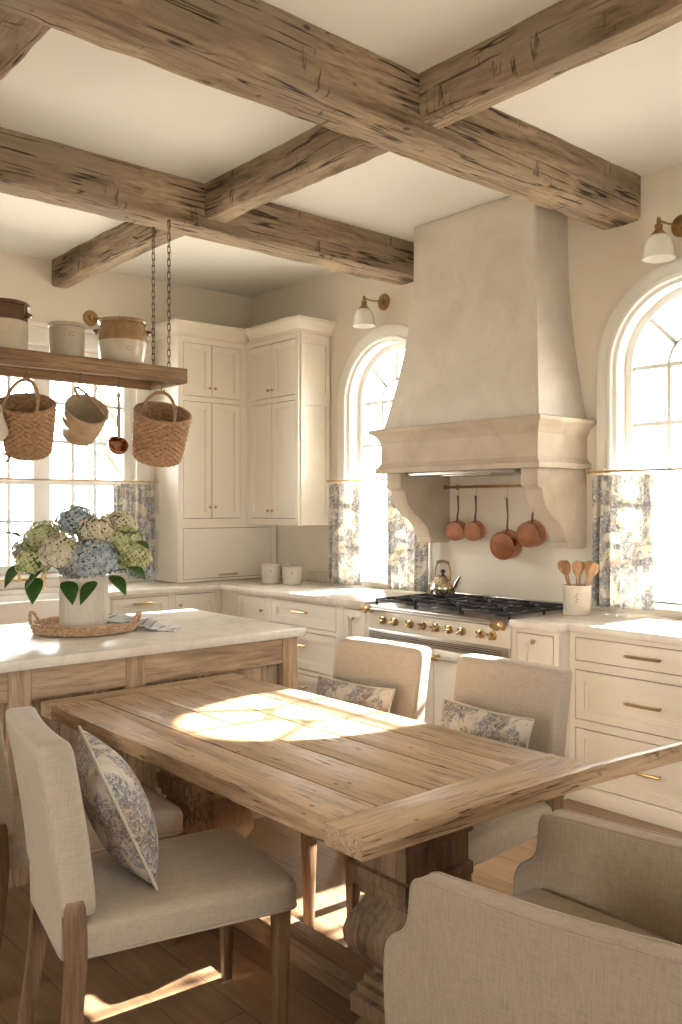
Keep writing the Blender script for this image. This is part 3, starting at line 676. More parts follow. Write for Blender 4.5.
# pot rail with hooks, copper pans
PY, PZ = 4.50, 1.665
t = thing('pot_rail', 'aged brass pot rail on the wall beneath the hood', 'rail', (-3.75, YW, PZ))
mk('rod', B().tube([(-4.09, PY, PZ), (-3.30, PY, PZ)], .009, 12).lathe([(.014, -.02), (.014, .0)], (-4.09, PY, PZ), 12, (1, 0, 0)), M['darkbrass'], t)
for x in (-4.05, -3.33): mk('bracket', B().tube([(x, PY, PZ), (x, YW, PZ)], .007, 8).lathe([(.02, 0), (.02, .008)], (x, YW, PZ), 14, (0, -1, 0)), M['darkbrass'], t)
def hook(par, x, y, z0, dz, name='hook', mat='brass', r=.003, ax=0):
    def P(u, v): return (x + (u if ax == 0 else 0), y + (u if ax == 1 else 0), v)
    pts = [P(-.012, z0 - .006)] + [P(.012 * math.cos(a) * -1, z0 + .012 * math.sin(a)) for a in (.3, .9, 1.57, 2.2, 2.9)] + [P(.004, z0 - dz * .5)] + [P(-.012 + .012 * math.cos(a), z0 - dz + .006 - .010 * math.sin(a)) for a in (.2, .9, 1.6, 2.3, 3.0)]
    return mk(name, B().tube(pts, r, 6), M[mat], par)
def pan(label, x, z_top, z_c, r, depth, tilt):
    """saucepan hanging by its handle, base toward the room"""
    t = thing('copper_saucepan', label, 'saucepan', (x, PY - .012, z_top), group='copper pans on the pot rail')
    cy = PY - .02; ax = Vector((tilt, -1, -.12)).normalized()
    c = Vector((x, cy, z_c)); o = c - ax * depth * .2
    b = B().lathe([(r * 1.02, -depth * .5), (r * 1.03, -depth * .48), (r, -depth * .3), (r * .985, depth * .42), (r * .93, depth * .5), (r * .2, depth * .505)], c, 36, ax, True)
    mk('pan_body', b, M['copper'], t)
    mk('pan_rim', B().lathe([(r * 1.0, -depth * .53), (r * 1.055, -depth * .52), (r * 1.055, -depth * .48), (r, -depth * .47)], c, 36, ax), M['copperin'], t)
    q0 = c - ax * depth * .42 + Vector((0, 0, r * .96)); q1 = Vector((x + .006, PY - .012, z_top - .012))
    mk('pan_handle', B().tube([q0 + Vector((0, -.005, -.01)), q0 + Vector((.0, -.012, .02)), q0.lerp(q1, .45) + Vector((.006, -.006, 0)), q0.lerp(q1, .85), q1], [.010, .007, .0055, .007, .008], 8), M['handleiron'], t)
for lab, x, zt, zc, r, d_, ti in (('small bright copper saucepan, leftmost on the pot rail', -3.985, 1.615, 1.37, .066, .08, .35), ('small darker copper saucepan, second from left on the pot rail', -3.83, 1.615, 1.372, .064, .08, .3),
                                  ('largest copper pan hanging lowest on the pot rail', -3.57, 1.60, 1.285, .092, .10, .2), ('medium copper saucepan, rightmost on the pot rail', -3.37, 1.615, 1.36, .082, .09, .2)):
    pan(lab, x, zt, zc, r, d_, ti)
rail_t = t
for x, zt in ((-3.985, 1.615), (-3.83, 1.615), (-3.57, 1.60), (-3.37, 1.615)): hook(rail_t, x, PY, PZ, PZ - zt + .008)

# canisters, crock with spoons
def canister(label, x, y, r, h):
    t = thing('canister', label, 'canister', (x, y, .92), group='lidded canisters in the corner')
    mk('jar', B().lathe([(r * .9, 0), (r, .006), (r, h * .3), (r * 1.01, h * .82), (r * .98, h * .84)], (x, y, .92), 28), M['canister'], t)
    mk('emblem', B().lathe([(.013, 0), (.013, .0015)], (x + r * .76, y - r * .64, .92 + h * .6), 12, (.77, -.64, 0)), M['crockgrey'], t)
    mk('lid', B().lathe([(r * 1.05, h * .84), (r * 1.07, h * .87), (r * 1.05, h * .93), (r * .6, h * .97), (.014, h * .975), (.014, h), (.02, h * 1.04), (.002, h * 1.07)], (x, y, .92), 28), M['canister'], t)
canister('taller lidded stoneware canister in the corner, left of its pair', -5.675, 4.17, .080, .168)
canister('shorter lidded stoneware canister, right of its pair by the window', -5.485, 4.235, .076, .15)
UX, UY, UH = -2.89, 4.27, .168
t = thing('utensil_crock', 'cream stoneware crock full of wooden spoons right of the cooker', 'crock', (UX, UY, .92))
R = .078
mk('crock', B().lathe([(R * .92, 0), (R, .008), (R, UH - .012), (R * 1.04, UH - .008), (R * 1.04, UH), (R * .9, UH), (R * .88, .02), (.01, .018)], (UX, UY, .92), 36), M['crockwhite'], t)
b = B()
for q in range(4): b.lathe([(.0045, 0), (.0045, .001)], (UX + R * math.cos(-1.05 + .08 * (q % 2)), UY + R * math.sin(-1.05 + .08 * (q % 2)), .92 + .08 + .014 * q), 8, (.5, -.87, 0))
mk('stamp', b, M['mark'], t)
sp = [(-.045, .02, -.085, 'wooden spoon leaning furthest left in the crock'), (-.02, -.02, -.045, 'wooden spoon leaning left in the crock'), (.0, .03, -.01, 'square topped wooden spatula at the back of the crock'),
      (.01, -.03, .015, 'wooden spoon standing upright at the front of the crock'), (.03, .01, .05, 'wooden spoon leaning right in the crock'), (.045, -.01, .085, 'wooden spoon leaning furthest right in the crock'), (.02, .035, .035, 'short wooden spoon at the back right of the crock')]
for i, (dx, dy, tx, lab) in enumerate(sp):
    p0 = Vector((UX + dx * .3, UY + dy * .3, .945)); p1 = Vector((UX + dx + tx * .5, UY + dy, .92 + UH + .03)); d = (p1 - p0).normalized(); p2 = p1 + d * .03; tp = p2 + d * .06
    t = thing('wooden_spoon', lab, 'spoon', p0, group='wooden spoons in the crock')
    mk('handle', B().tube([p0, p1, p2], .0055, 8), M['spoon'], t)
    side = Vector((.8, .6, 0)); w_ = .027
    if i == 2: prf = [(.3, 0), (.7, .3), (1.0, .6), (1.0, 1.0)]
    else: prf = [(.25, 0), (.65, .2), (.95, .5), (1.0, .75), (.8, 1.0), (.4, 1.12)]
    rs = []
    nrm = d.cross(side).normalized(); sd_ = nrm.cross(d).normalized()
    for wv_, s_ in prf:
        c = p2 + d * (.075 * s_ - .005); rs.append([c + sd_ * (w_ * wv_ * math.cos(a)) + nrm * (.006 * math.sin(a) - (.005 * wv_ * abs(math.cos(a)) if i != 2 else 0)) for a in [2 * PI * j / 12 for j in range(12)]])
    mk('bowl', B().rings(rs), M['spoon'], t)

# ------------------------------------------------------------------ sconces
def sconce(label, p, n, side):
    """p on wall, n out of wall, side = direction the arm slants"""
    p = Vector(p); n = Vector(n); s = Vector(side)
    t = thing('wall_sconce', label, 'wall lamp', p, group='brass wall sconces')
    mk('wall_plate', B().lathe([(.062, 0), (.062, .006), (.056, .012), (.022, .016), (.018, .03), (.010, .034)], p, 30, n), M['darkbrass'], t)
    e = p + n * .15 + s
    mk('arm', B().tube([p + n * .02, p + n * .1 + s * .6, e + Vector((0, 0, .012)), e + Vector((0, 0, .0))], .006, 8).lathe([(.006, -.02), (.011, -.012), (.011, .012), (.006, .02)], e + Vector((0, 0, .01)), 12), M['darkbrass'], t)
    mk('socket', B().lathe([(.010, -.005), (.020, -.012), (.022, -.02), (.018, -.035), (.026, -.05), (.040, -.062), (.041, -.072), (.03, -.074)], e, 20), M['darkbrass'], t)
    z0 = -.068
    prf = [(.030, z0), (.046, z0 - .004), (.064, z0 - .026), (.074, z0 - .06), (.079, z0 - .095), (.084, z0 - .122), (.087, z0 - .130), (.083, z0 - .130), (.075, z0 - .095), (.070, z0 - .06), (.060, z0 - .028), (.034, z0 - .008)]
    mk('lamp_shade', B().lathe(prf, e, 32), M['shade'], t)
    mk('bulb', B().lathe([(.012, z0), (.014, z0 - .02), (.026, z0 - .05), (.022, z0 - .075), (.004, z0 - .085)], e, 16), M['shade'], t)
sconce('brass wall sconce with white glass shade above the left arched window', (-4.79, YW, 3.075), (0, -1, 0), (-.06, 0, .005))
sconce('brass wall sconce with white glass shade above the right arched window', (-2.42, YW, 3.075), (0, -1, 0), (-.055, 0, .0))
# the sink wall sconce: only its rosette shows, behind the tan topped crock
sconce('brass wall sconce on the sink wall half hidden by the tan topped crock', (XW, 3.03, 3.02), (1, 0, 0), (0, .17, -.01))

# ------------------------------------------------------------------ cafe rods and curtains
def rod(label, p0, p1, n, rings_at):
    p0, p1, n = Vector(p0), Vector(p1), Vector(n)
    t = thing('curtain_rod', label, 'curtain rod', p0, group='brass cafe curtain rods')
    mk('rod', B().tube([p0, p1], .007, 10), M['brass'], t); d = (p1 - p0).normalized()
    for q in (p0, p1): mk('finial', B().lathe([(.012, -.012), (.014, 0), (.012, .012)], q, 12, d), M['brass'], t)
    for q in (p0 + d * .03, p1 - d * .03): mk('bracket', B().tube([q, q + n], .006, 8).lathe([(.016, 0), (.016, .006)], q + n * .98, 12, -n), M['brass'], t)
    return t
def curtain(label, p0, p1, ztop, zbot, nrm, folds, seed, amp=.028):
    rnd = random.Random(seed); p0, p1, nrm = Vector(p0), Vector(p1), Vector(nrm); L = p1 - p0; n = 120; m = 24; vs = []; fs = []
    ph = [rnd.uniform(-.5, .5) for _ in range(4)]
    t = thing('cafe_curtain', label, 'curtain', (p0.x + L.x / 2, p0.y + L.y / 2, zbot), group='toile cafe curtains')
    for i in range(m + 1):
        v = i / m; z = ztop + (zbot - ztop) * v
        for j in range(n + 1):
            u = j / n; a = folds * 2 * PI * (u + .018 * math.sin(7 * u + ph[0]) * 1)
            am = amp * (.45 + .55 * min(1, v * 2.5)) * (.75 + .25 * math.sin(5 * u + ph[1]))
            off = am * math.sin(a + .35 * math.sin(3 * v + ph[2])) + .006 * math.sin(2.3 * a + 4 * v)
            c = p0 + L * (u + .012 * math.sin(a * .5 + 2 * v)) + nrm * off; vs.append((c.x, c.y, z))
    for i in range(m):
        for j in range(n): q = i * (n + 1) + j; fs.append((q, q + 1, q + n + 2, q + n + 1))
    o = mk('panel', B().add(vs, fs), M['curtain'], t)
    md = o.modifiers.new('thickness', 'SOLIDIFY'); md.thickness = .0018
    for j in range(folds + 1):
        u = min(.98, max(.02, (j + .25) / folds)) if j < folds else .98
        c = p0 + L * u + Vector((0, 0, ztop + .012 - p0.z)); rr = .014
        b = B().tube([c + nrm * (rr * math.cos(a)) + Vector((0, 0, rr * math.sin(a) + .004)) for a in [2 * PI * i / 12 for i in range(12)]], .002, 6, True)
        mk('curtain_ring', b, M['brass'], t)
RZ = 1.735
rod('brass cafe rod across the right arched window', (-2.945, 4.46, RZ), (-1.80, 4.46, RZ), (0, YW - 4.46, 0), 0)
rod('brass cafe rod across the left arched window', (-5.31, 4.46, RZ), (-4.225, 4.46, RZ), (0, YW - 4.46, 0), 0)
rod('brass cafe rod across the wide sink window', (-6.42, 1.30, RZ), (-6.42, 3.55, RZ), (XW + 6.42, 0, 0), 0)
curtain('blue toile cafe curtain hanging at the right arched window beside the spoon crock', (-2.915, 4.46, 0), (-2.53, 4.46, 0), RZ - .02, .955, (0, -1, 0), 6, 1)
curtain('blue toile cafe curtain on the left side of the left arched window', (-5.29, 4.46, 0), (-4.93, 4.46, 0), RZ - .02, .935, (0, -1, 0), 6, 2)
curtain('blue toile cafe curtain on the right side of the left window, below the hood corbel', (-4.63, 4.46, 0), (-4.235, 4.46, 0), RZ - .02, .935, (0, -1, 0), 6, 3)
curtain('blue toile cafe curtain at the sink window beside the tall cabinet', (-6.42, 3.17, 0), (-6.42, 3.53, 0), RZ - .02, 1.005, (1, 0, 0), 6, 4)

# ------------------------------------------------------------------ kitchen island
IX0, IX1, IY0, IY1 = -4.60, -3.485, .55, 2.778
t = thing('kitchen_island', 'reclaimed wood kitchen island with panelled board sides', 'island', ((IX0 + IX1) / 2, 1.66, 0))
fx = -3.52; ye = 2.752
mk('carcass', B().box(IX0 + .06, fx - .035, IY0 + .06, ye - .03, 0, .87), M['islandv'], t)
for y0, y1 in ((ye - .095, ye), (1.80, 1.895), (1.285, 1.38), (.60, .69)):
    mk('post', B().box(fx - .09, fx, y0, y1, 0, .874), M['islandp'], t, bevel=.004)
mk('post', B().box(IX0 + .05, IX0 + .14, ye - .095, ye, 0, .874), M['islandp'], t, bevel=.004)
for y0, y1 in ((.69, 1.285), (1.38, 1.80), (1.895, ye - .095)):
    mk('top_rail', B().box(fx - .06, fx - .002, y0, y1, .745, .874), M['islandh'], t, bevel=.003)
    mk('bottom_rail', B().box(fx - .06, fx - .002, y0, y1, .0, .115), M['islandh'], t, bevel=.003)
    n = max(2, round((y1 - y0) / .125)); rnd = random.Random(int(y0 * 100)); ys = [y0 + (y1 - y0) * i / n + (rnd.uniform(-.02, .02) if 0 < i < n else 0) for i in range(n + 1)]
    for a, c in zip(ys, ys[1:]): mk('side_board', B().box(fx - .034, fx - .026 + rnd.uniform(-.003, .003), a + .002, c - .002, .11, .75), M['islandv'], t, bevel=.002)
mk('end_rail', B().box(IX0 + .14, fx - .09, ye - .06, ye - .002, .745, .874).box(IX0 + .14, fx - .09, ye - .06, ye - .002, 0, .115), M['islandh'], t, bevel=.003)
for i in range(7):
    a = IX0 + .14 + i * .1265; mk('side_board', B().box(a + .002, a + .1245, ye - .029, ye - .022, .11, .75), M['islandv'], t, bevel=.002)
o = mk('island_worktop', B().box(IX0, IX1, IY0, IY1, .875, .918), M['marble'], origin=(-4.04, 1.66, .875), bevel=.006); setp(o, 'thick pale stone slab lying on the wooden island', 'worktop')

# tray, vase, flowers, towel
TX, TY, TZ = -4.112, 1.881, .918
t = thing('wicker_tray', 'round woven rattan tray with two loop handles on the island', 'tray', (TX, TY, TZ))
TR = .238
mk('base', B().lathe([(.001, .004), (TR - .01, .004), (TR, .006), (TR, .012), (TR - .01, .014), (.001, .014)], (TX, TY, TZ), 40), M['trayr'], t)
b = B()
for kx, (zz, rr) in enumerate(((.012, TR + .004), (.024, TR + .01), (.036, TR + .012), (.046, TR + .008))):
    b.tube([(TX + (rr + .003 * math.sin(20 * a + kx * PI)) * math.cos(a), TY + (rr + .003 * math.sin(20 * a + kx * PI)) * math.sin(a), TZ + zz + .002 * math.cos(20 * a)) for a in [2 * PI * i / 160 for i in range(160)]], .0068, 6, True)
mk('woven_rim', b, M['trayr'], t)
for an in (math.radians(49.16 + 180) + .0, math.radians(49.16)):
    b = B(); d = Vector((math.cos(an), math.sin(an), 0)); s_ = Vector((-d.y, d.x, 0)); c = Vector((TX, TY, TZ + .03)) + d * (TR + .008)
    for k_ in range(2):
        b.tube([c + s_ * (.055 * math.cos(q)) + d * (.02 * math.sin(q) + .004 * math.sin(9 * q + k_ * PI)) + Vector((0, 0, .062 * math.sin(q) + .004 * math.cos(9 * q + k_ * PI))) for q in [PI * i / 24 for i in range(25)]], .0062, 6)
    mk('loop_handle', b, M['trayr'], t)
VX, VY, VZ, VR, VH = -4.116, 1.876, .932, .116, .262
t = thing('flower_vase', 'tall ribbed cream cylinder vase holding the hydrangeas', 'vase', (VX, VY, VZ))
mk('vessel', B().lathe([(VR * .95, 0), (VR, .006), (VR, VH - .012), (VR * 1.02, VH - .004), (VR * 1.01, VH), (VR * .92, VH), (VR * .9, .03), (.01, .02)], (VX, VY, VZ), 96, func=lambda r, z, t, i: r + (.0016 * math.cos(24 * t) if i < 4 else 0)), M['vase'], t)
FW = Vector((-.7565, .654, 0)); RT = Vector((.654, .7565, 0))
def blossom(label, sx, z, fwd, r, mat, seed):
    rnd = random.Random(seed); sx *= .9; z = 1.32 + (z - 1.32) * .86; r *= 1.08
    c = Vector((VX, VY, z)) + RT * sx + FW * fwd
    base = Vector((VX, VY, VZ + VH)) + RT * (sx * .2) + FW * (fwd * .2)
    b0 = Vector((VX, VY, VZ + .05)) + RT * (sx * .12) + FW * (fwd * .12)
    t = thing('hydrangea', label, 'flower', c, group='hydrangeas in the vase')
    mk('stem', B().tube([b0, base, base.lerp(c, .6) + Vector((0, 0, .01)), c], .004, 6), M['leaf'], t)
    b = B(); n = int(150 * (r / .075) ** 1.3); ga = PI * (3 - 5 ** .5)
    bmp = [(Vector((rnd.gauss(0, 1), rnd.gauss(0, 1), rnd.gauss(0, 1))).normalized(), rnd.uniform(.0, .10)) for _ in range(9)]
    mk('bloom_shade_core', B().lathe([(r * .3, -r * .66), (r * .66, -r * .42), (r * .84, 0), (r * .68, r * .45), (r * .34, r * .70), (.001, r * .78)], c, 16), M['core'], t)  # dark inner ball, shade between the florets put into its colour
    for i in range(n):
        zz = 1 - 2 * (i + .5) / n
        if zz < -.72: continue
        rr = math.sqrt(1 - zz * zz); a = ga * i; d = Vector((rr * math.cos(a), rr * math.sin(a), zz * .88)); d.normalize()
        k_ = 1 + sum(h * max(0, d.dot(q)) ** 6 for q, h in bmp) + rnd.uniform(-.07, .05)
        p = c + Vector((d.x, d.y, d.z * .9)) * r * k_
        u = d.orthogonal().normalized(); v = d.cross(u); ph = rnd.uniform(0, PI); s = r * .155 * rnd.uniform(.85, 1.2); dd = (d + Vector((rnd.uniform(-.35, .35), rnd.uniform(-.35, .35), rnd.uniform(-.2, .35)))).normalized()
        u = dd.orthogonal().normalized(); v = dd.cross(u)
        for q in range(4):
            a2 = ph + q * PI / 2; e = u * math.cos(a2) + v * math.sin(a2); f = dd.cross(e)
            b.add([p - dd * s * .12, p + e * s * .55 + f * s * .48 + dd * s * .12, p + e * s * 1.08 + dd * s * .0, p + e * s * .55 - f * s * .48 + dd * s * .12], [(0, 1, 2, 3)])
    mk('flower_head', b, M[mat], t)
    return t
def leafmesh(b, base, d, L, wd, droop, rnd):
    d = Vector(d).normalized(); s = d.cross(Vector((0, 0, 1))).normalized(); rows = []
    for i in range(9):
        u = i / 8; c = base + d * L * u + Vector((0, 0, -droop * L * u * u)); ww = wd * math.sin(PI * min(1, u ** .75 * .97 + .02)) ** .9
        rows.append([c - s * ww + Vector((0, 0, .18 * ww)), c - s * ww * .5 + Vector((0, 0, .04 * ww)), c + Vector((0, 0, -.06 * ww)), c + s * ww * .5 + Vector((0, 0, .04 * ww)), c + s * ww + Vector((0, 0, .18 * ww))])
    vs = [p for r in rows for p in r]; fs = [(i * 5 + j, i * 5 + j + 1, i * 5 + j + 6, i * 5 + j + 5) for i in range(8) for j in range(4)]
    b.add(vs, fs)
fl = [('large cream hydrangea at the front centre of the bouquet', -.075, 1.305, -.13, .098, 'cream_p'), ('large pale blue hydrangea at the front right of the bouquet', .095, 1.27, -.13, .100, 'blue_p'),
      ('small dusty green hydrangea low between the cream and blue blooms', .00, 1.225, -.15, .068, 'dusty_p'), ('lime green hydrangea low at the front left of the bouquet', -.235, 1.255, -.11, .076, 'green_p'),
      ('pale green hydrangea at the upper left of the bouquet', -.21, 1.38, -.02, .088, 'green_p'), ('dusty blue hydrangea at the very top of the bouquet', -.05, 1.475, .02, .085, 'blue_p'),
      ('cream hydrangea at the upper right centre of the bouquet', .085, 1.42, -.05, .083, 'cream_p'), ('pale hydrangea at the top right behind the cream one', .17, 1.45, .06, .085, 'cream_p'),
      ('bright lime hydrangea at the right of the bouquet', .225, 1.36, -.02, .082, 'green_p'), ('cream and lime hydrangea at the far right edge of the bouquet', .275, 1.275, .0, .076, 'green_p'),
      ('dark dusty hydrangea at the far left edge of the bouquet', -.315, 1.30, .02, .072, 'dusty_p'), ('blue hydrangea low at the far right behind the lime one', .285, 1.20, .08, .062, 'blue_p'), ('dusty hydrangea filling the back of the bouquet', .04, 1.33, .12, .09, 'dusty_p')]
lv = {0: [(-.15, -.13, 1.245, -.55, .9)], 2: [(-.04, -.14, 1.175, .35, .8)], 1: [(.09, -.14, 1.175, -.25, .75), (.17, -.12, 1.20, .7, .8)], 8: [(.22, -.08, 1.40, .5, -.5), (.25, -.06, 1.36, .9, -.1)], 10: [(-.30, -.04, 1.38, -.5, -.9), (-.30, -.05, 1.25, -.3, .9)], 4: [(-.19, -.10, 1.33, .2, .4)], 9: [(.24, -.08, 1.24, .8, .3)], 3: [(-.20, -.12, 1.19, .1, 1.0)]}
for i, a in enumerate(fl):
    t = blossom(a[0], a[1], a[2], a[3], a[4], a[5], i + 3)
    for (sx, fw, z, dx, dr) in lv.get(i, []):
        b = B(); rnd = random.Random(i * 7 + 1); leafmesh(b, Vector((VX, VY, z)) + RT * sx + FW * fw, RT * dx - FW * .55 + Vector((0, 0, -dr * .55)), .115, .043, .35, rnd)
        mk('leaf', b, M['leaf'], t)
# folded striped towel lying half on the tray
t = thing('dish_towel', 'crumpled white dish towel with blue stripes lying over the tray edge', 'towel', (-4.02, 2.20, TZ))
vs = []; fs = []; n = 40; m = 26
for i in range(n + 1):
    for j in range(m + 1):
        u, v = i / n, j / m; c = Vector((-4.10, 2.00, 0)) + RT * (.40 * u - .04) + FW * (.17 * (v - .5) + .05 * math.sin(4 * u) - .02)
        edge = math.sin(PI * v) ** .5 * (math.sin(PI * min(1, u * 1.0)) ** .4 if 0 < u < 1 else 0)
        z = TZ + .006 + (.050 * max(0, 1 - u * 1.3)) + edge * (.016 + .014 * math.sin(9 * v + 5 * u) + .008 * math.sin(17 * u + 6 * v))
        vs.append((c.x, c.y, z))
for i in range(n):
    for j in range(m): q = i * (m + 1) + j; fs.append((q, q + 1, q + m + 2, q + m + 1))
o = mk('cloth', B().add(vs, fs), M['towel'], t); md = o.modifiers.new('thickness', 'SOLIDIFY'); md.thickness = .004

# ------------------------------------------------------------------ dining table
t = thing('dining_table', 'long reclaimed wood trestle dining table in front of the island', 'table', (-2.43, 1.82, 0))
TX0, TX1, TY0, TY1, TT = -3.40, -1.505, 1.368, 2.285, .76
ys = [TY0, 1.55, 1.745, 1.93, 2.105, TY1]
for a, c in zip(ys, ys[1:]):
    rnd = random.Random(int(a * 100))
    mk('plank', B().box(TX0 + .10, TX1 - .143, a + .0035, c - .0035, TT - .052, TT - rnd.uniform(0, .0012)), M['tablex'], t, bevel=.0022)
mk('breadboard_end', B().box(TX0, TX0 + .0985, TY0, TY1, TT - .055, TT + .001), M['tabley'], t, bevel=.004)
mk('breadboard_end', B().prism([(TX1 - .1415, TY0), (TX1, TY0), (TX1 + .032, TY1), (-1.418, 2.80), (-1.436, 2.80), (TX1 + .0, TY1), (TX1 - .1415, TY1)], TT - .055, TT + .001, 'xy'), M['tabley'], t, bevel=.004)
mk('cleat', B().box(TX0 + .3, TX0 + .42, TY0 + .1, TY1 - .1, TT - .09, TT - .052).box(TX1 - .42, TX1 - .3, TY0 + .1, TY1 - .1, TT - .09, TT - .052).box(TX0 + .1, TX1 - .15, 1.78, 1.86, TT - .075, TT - .052), M['stretch'], t, bevel=.003)
def pedestal(px, foot):
    prof = [(.14, .075), (.14, .125), (.125, .13), (.125, .155), (.11, .16), (.11, .18), (.088, .19), (.085, .20), (.10, .215), (.135, .245), (.155, .28), (.158, .31), (.148, .345), (.128, .375), (.110, .40), (.106, .415), (.122, .42), (.122, .438), (.134, .444), (.134, .462), (.140, .468), (.140, .50), (.128, .505), (.128, .585), (.14, .59), (.14, .67)]
    b = B(); rs = []
    for r, z in prof:
        k_ = .80; rs.append([(px - r * k_, 1.82 - r, z), (px + r * k_, 1.82 - r, z), (px + r * k_, 1.82 + r, z), (px - r * k_, 1.82 + r, z)])
    mk('pedestal', b.rings(rs), M['pedestal'], t)
    b = B().prism([(1.82 - foot, 0), (1.82 - foot, .06), (1.82 - foot + .06, .085), (1.82 + foot - .06, .085), (1.82 + foot, .06), (1.82 + foot, 0)], px - .058, px + .058, 'yz')
    mk('foot', b, M['stretch'], t, bevel=.01)
pedestal(-1.79, .22); pedestal(-2.93, .27)
mk('stretcher', B().box(-2.84, -1.89, 1.76, 1.86, .03, .115), M['stretch'], t, bevel=.006)

# ------------------------------------------------------------------ upholstered dining chairs (local coordinates, front is +y)
def make_chair(label):
    t = thing('dining_chair', label, 'chair', group='upholstered chairs along the table')
    W = .238
    b = rbox(-W, W, -.33, .30, .385, .485, .030, 12)
    def dome(p):
        if p.z > .45: p.z += .016 * max(0, 1 - (p.x / W) ** 2) * max(0, 1 - ((p.y + .01) / .31) ** 2)
        p.x *= 1 + .05 * (p.y / .3) * (1 if p.y > 0 else .6); return p
    mk('seat', b.xf(dome), M['linen'], t, world=False, weld=True)
    b = rbox(-W, W, -.355, -.262, .50, .95, .024, 12)
    def lean(p):
        v = (p.z - .50) / .45; p.y -= .062 * v ** 1.4; p.y += .016 * (1 - (p.x / W) ** 2) * -1 * v
        p.x *= 1 + .02 * v; return p
    mk('backrest', b.xf(lean), M['linen'], t, world=False, weld=True)
    mk('rear_cover', rbox(-W + .03, W - .03, -.352, -.315, .39, .53, .012, 6), M['linen'], t, world=False, weld=True)
    pp = []
    for (cx_, cy_, a0_) in ((W - .03, -.30, -90), (W - .03, .27, 0), (-W + .03, .27, 90), (-W + .03, -.30, 180)):
        for q in range(7):
            a = math.radians(a0_ + 15 * q); px_, py_ = cx_ + .029 * math.cos(a), cy_ + .029 * math.sin(a)
            pp.append((px_ * (1 + .05 * (py_ / .3) * (1 if py_ > 0 else .6)), py_, .402))
    mk('piping', B().tube(pp, .0035, 6, True), M['linen'], t, world=False)
    for sx in (-1, 1):
        x = sx * (W - .038)
        b = B(); r0, r1 = .023, .014
        b.hexa([(x - r1, .262 - r1, 0), (x + r1, .262 - r1, 0), (x + r1, .262 + r1, 0), (x - r1, .262 + r1, 0)], [(x - r0, .262 - r0, .39), (x + r0, .262 - r0, .39), (x + r0, .262 + r0, .39), (x - r0, .262 + r0, .39)])
        mk('leg', b, M['chairleg'], t, world=False, bevel=.002)
        x = sx * (W - .020); rs = []
        for yc, hw, z in ((-.365, .017, 0), (-.345, .019, .12), (-.325, .022, .25), (-.316, .025, .38), (-.318, .027, .46), (-.322, .027, .53), (-.322, .020, .55)):
            rs.append([(x - .0205, yc - hw, z), (x + .0235 * 1, yc - hw, z), (x + .0235, yc + hw, z), (x - .0205, yc + hw, z)] if sx > 0 else [(x - .0235, yc - hw, z), (x + .0205, yc - hw, z), (x + .0205, yc + hw, z), (x - .0235, yc + hw, z)])
        mk('leg', B().rings(rs), M['chairleg'], t, world=False, bevel=.002)
    return t
ch = make_chair('linen dining chair nearest the camera on the left, holding the square toile cushion')
ch.location = (-2.25, 1.285, 0); ch.rotation_euler = (0, 0, math.radians(-11))
for lab, x, y, r in (('linen dining chair at the left edge, behind the nearest chair', -2.94, 1.315, -6), ('linen dining chair across the table on the left, in front of the cooker', -2.71, 2.24, 185), ('linen dining chair across the table on the right, in front of the drawers', -2.065, 2.275, 181)):
    c = copy_tree(ch); c.location = (x, y, 0); c.rotation_euler = (0, 0, math.radians(r)); c['label'] = lab

def pillow(label, loc, rot, w_, h_, th, corner=.06):
    t = thing('toile_cushion', label, 'cushion', loc, group='blue toile cushions'); t.rotation_euler = rot
    n = 26; b = B(); border = []
    for s in (1, -1):
        vs = []
        for i in range(n + 1):
            for j in range(n + 1):
                u, v = -1 + 2 * i / n, -1 + 2 * j / n
                e = (max(0, 1 - abs(u) ** 2.6) * max(0, 1 - abs(v) ** 2.6)) ** .62
                px = u * w_ / 2 * (1 - corner * (1 - v * v)); pz = v * h_ / 2 * (1 - corner * (1 - u * u))
                wr = .006 * math.sin(7 * u + 3 * v) * e * (1 - e * .6)
                vs.append((px, s * (th / 2 * e + wr), pz))
        fs = [(i * (n + 1) + j, (i + 1) * (n + 1) + j, (i + 1) * (n + 1) + j + 1, i * (n + 1) + j + 1) for i in range(n) for j in range(n)]
        b.add(vs, fs)
    mk('cushion_cover', b, M['toile'], t, world=False, weld=True)
    ed = []
    for k_ in range(4):
        for i in range(n):
            q = -1 + 2 * i / n; u, v = ((q, -1), (1, q), (-q, 1), (-1, -q))[k_]
            ed.append((u * w_ / 2 * (1 - corner * (1 - v * v)), 0, v * h_ / 2 * (1 - corner * (1 - u * u))))
    mk('piping', B().tube(ed, .0045, 6, True), M['piping'], t, world=False)
    return t
pillow('large square toile cushion leaning on the nearest left chair', (-2.311, 1.150, .684), (math.radians(24), math.radians(3), math.radians(-17)), .385, .385, .16)
pillow('toile lumbar cushion on the chair in front of the cooker', (-2.76, 2.43, .645), (math.radians(-14), 0, math.radians(5)), .44, .30, .11)
pillow('toile lumbar cushion on the chair in front of the drawers', (-2.075, 2.455, .65), (math.radians(-14), 0, math.radians(-3)), .44, .30, .11)

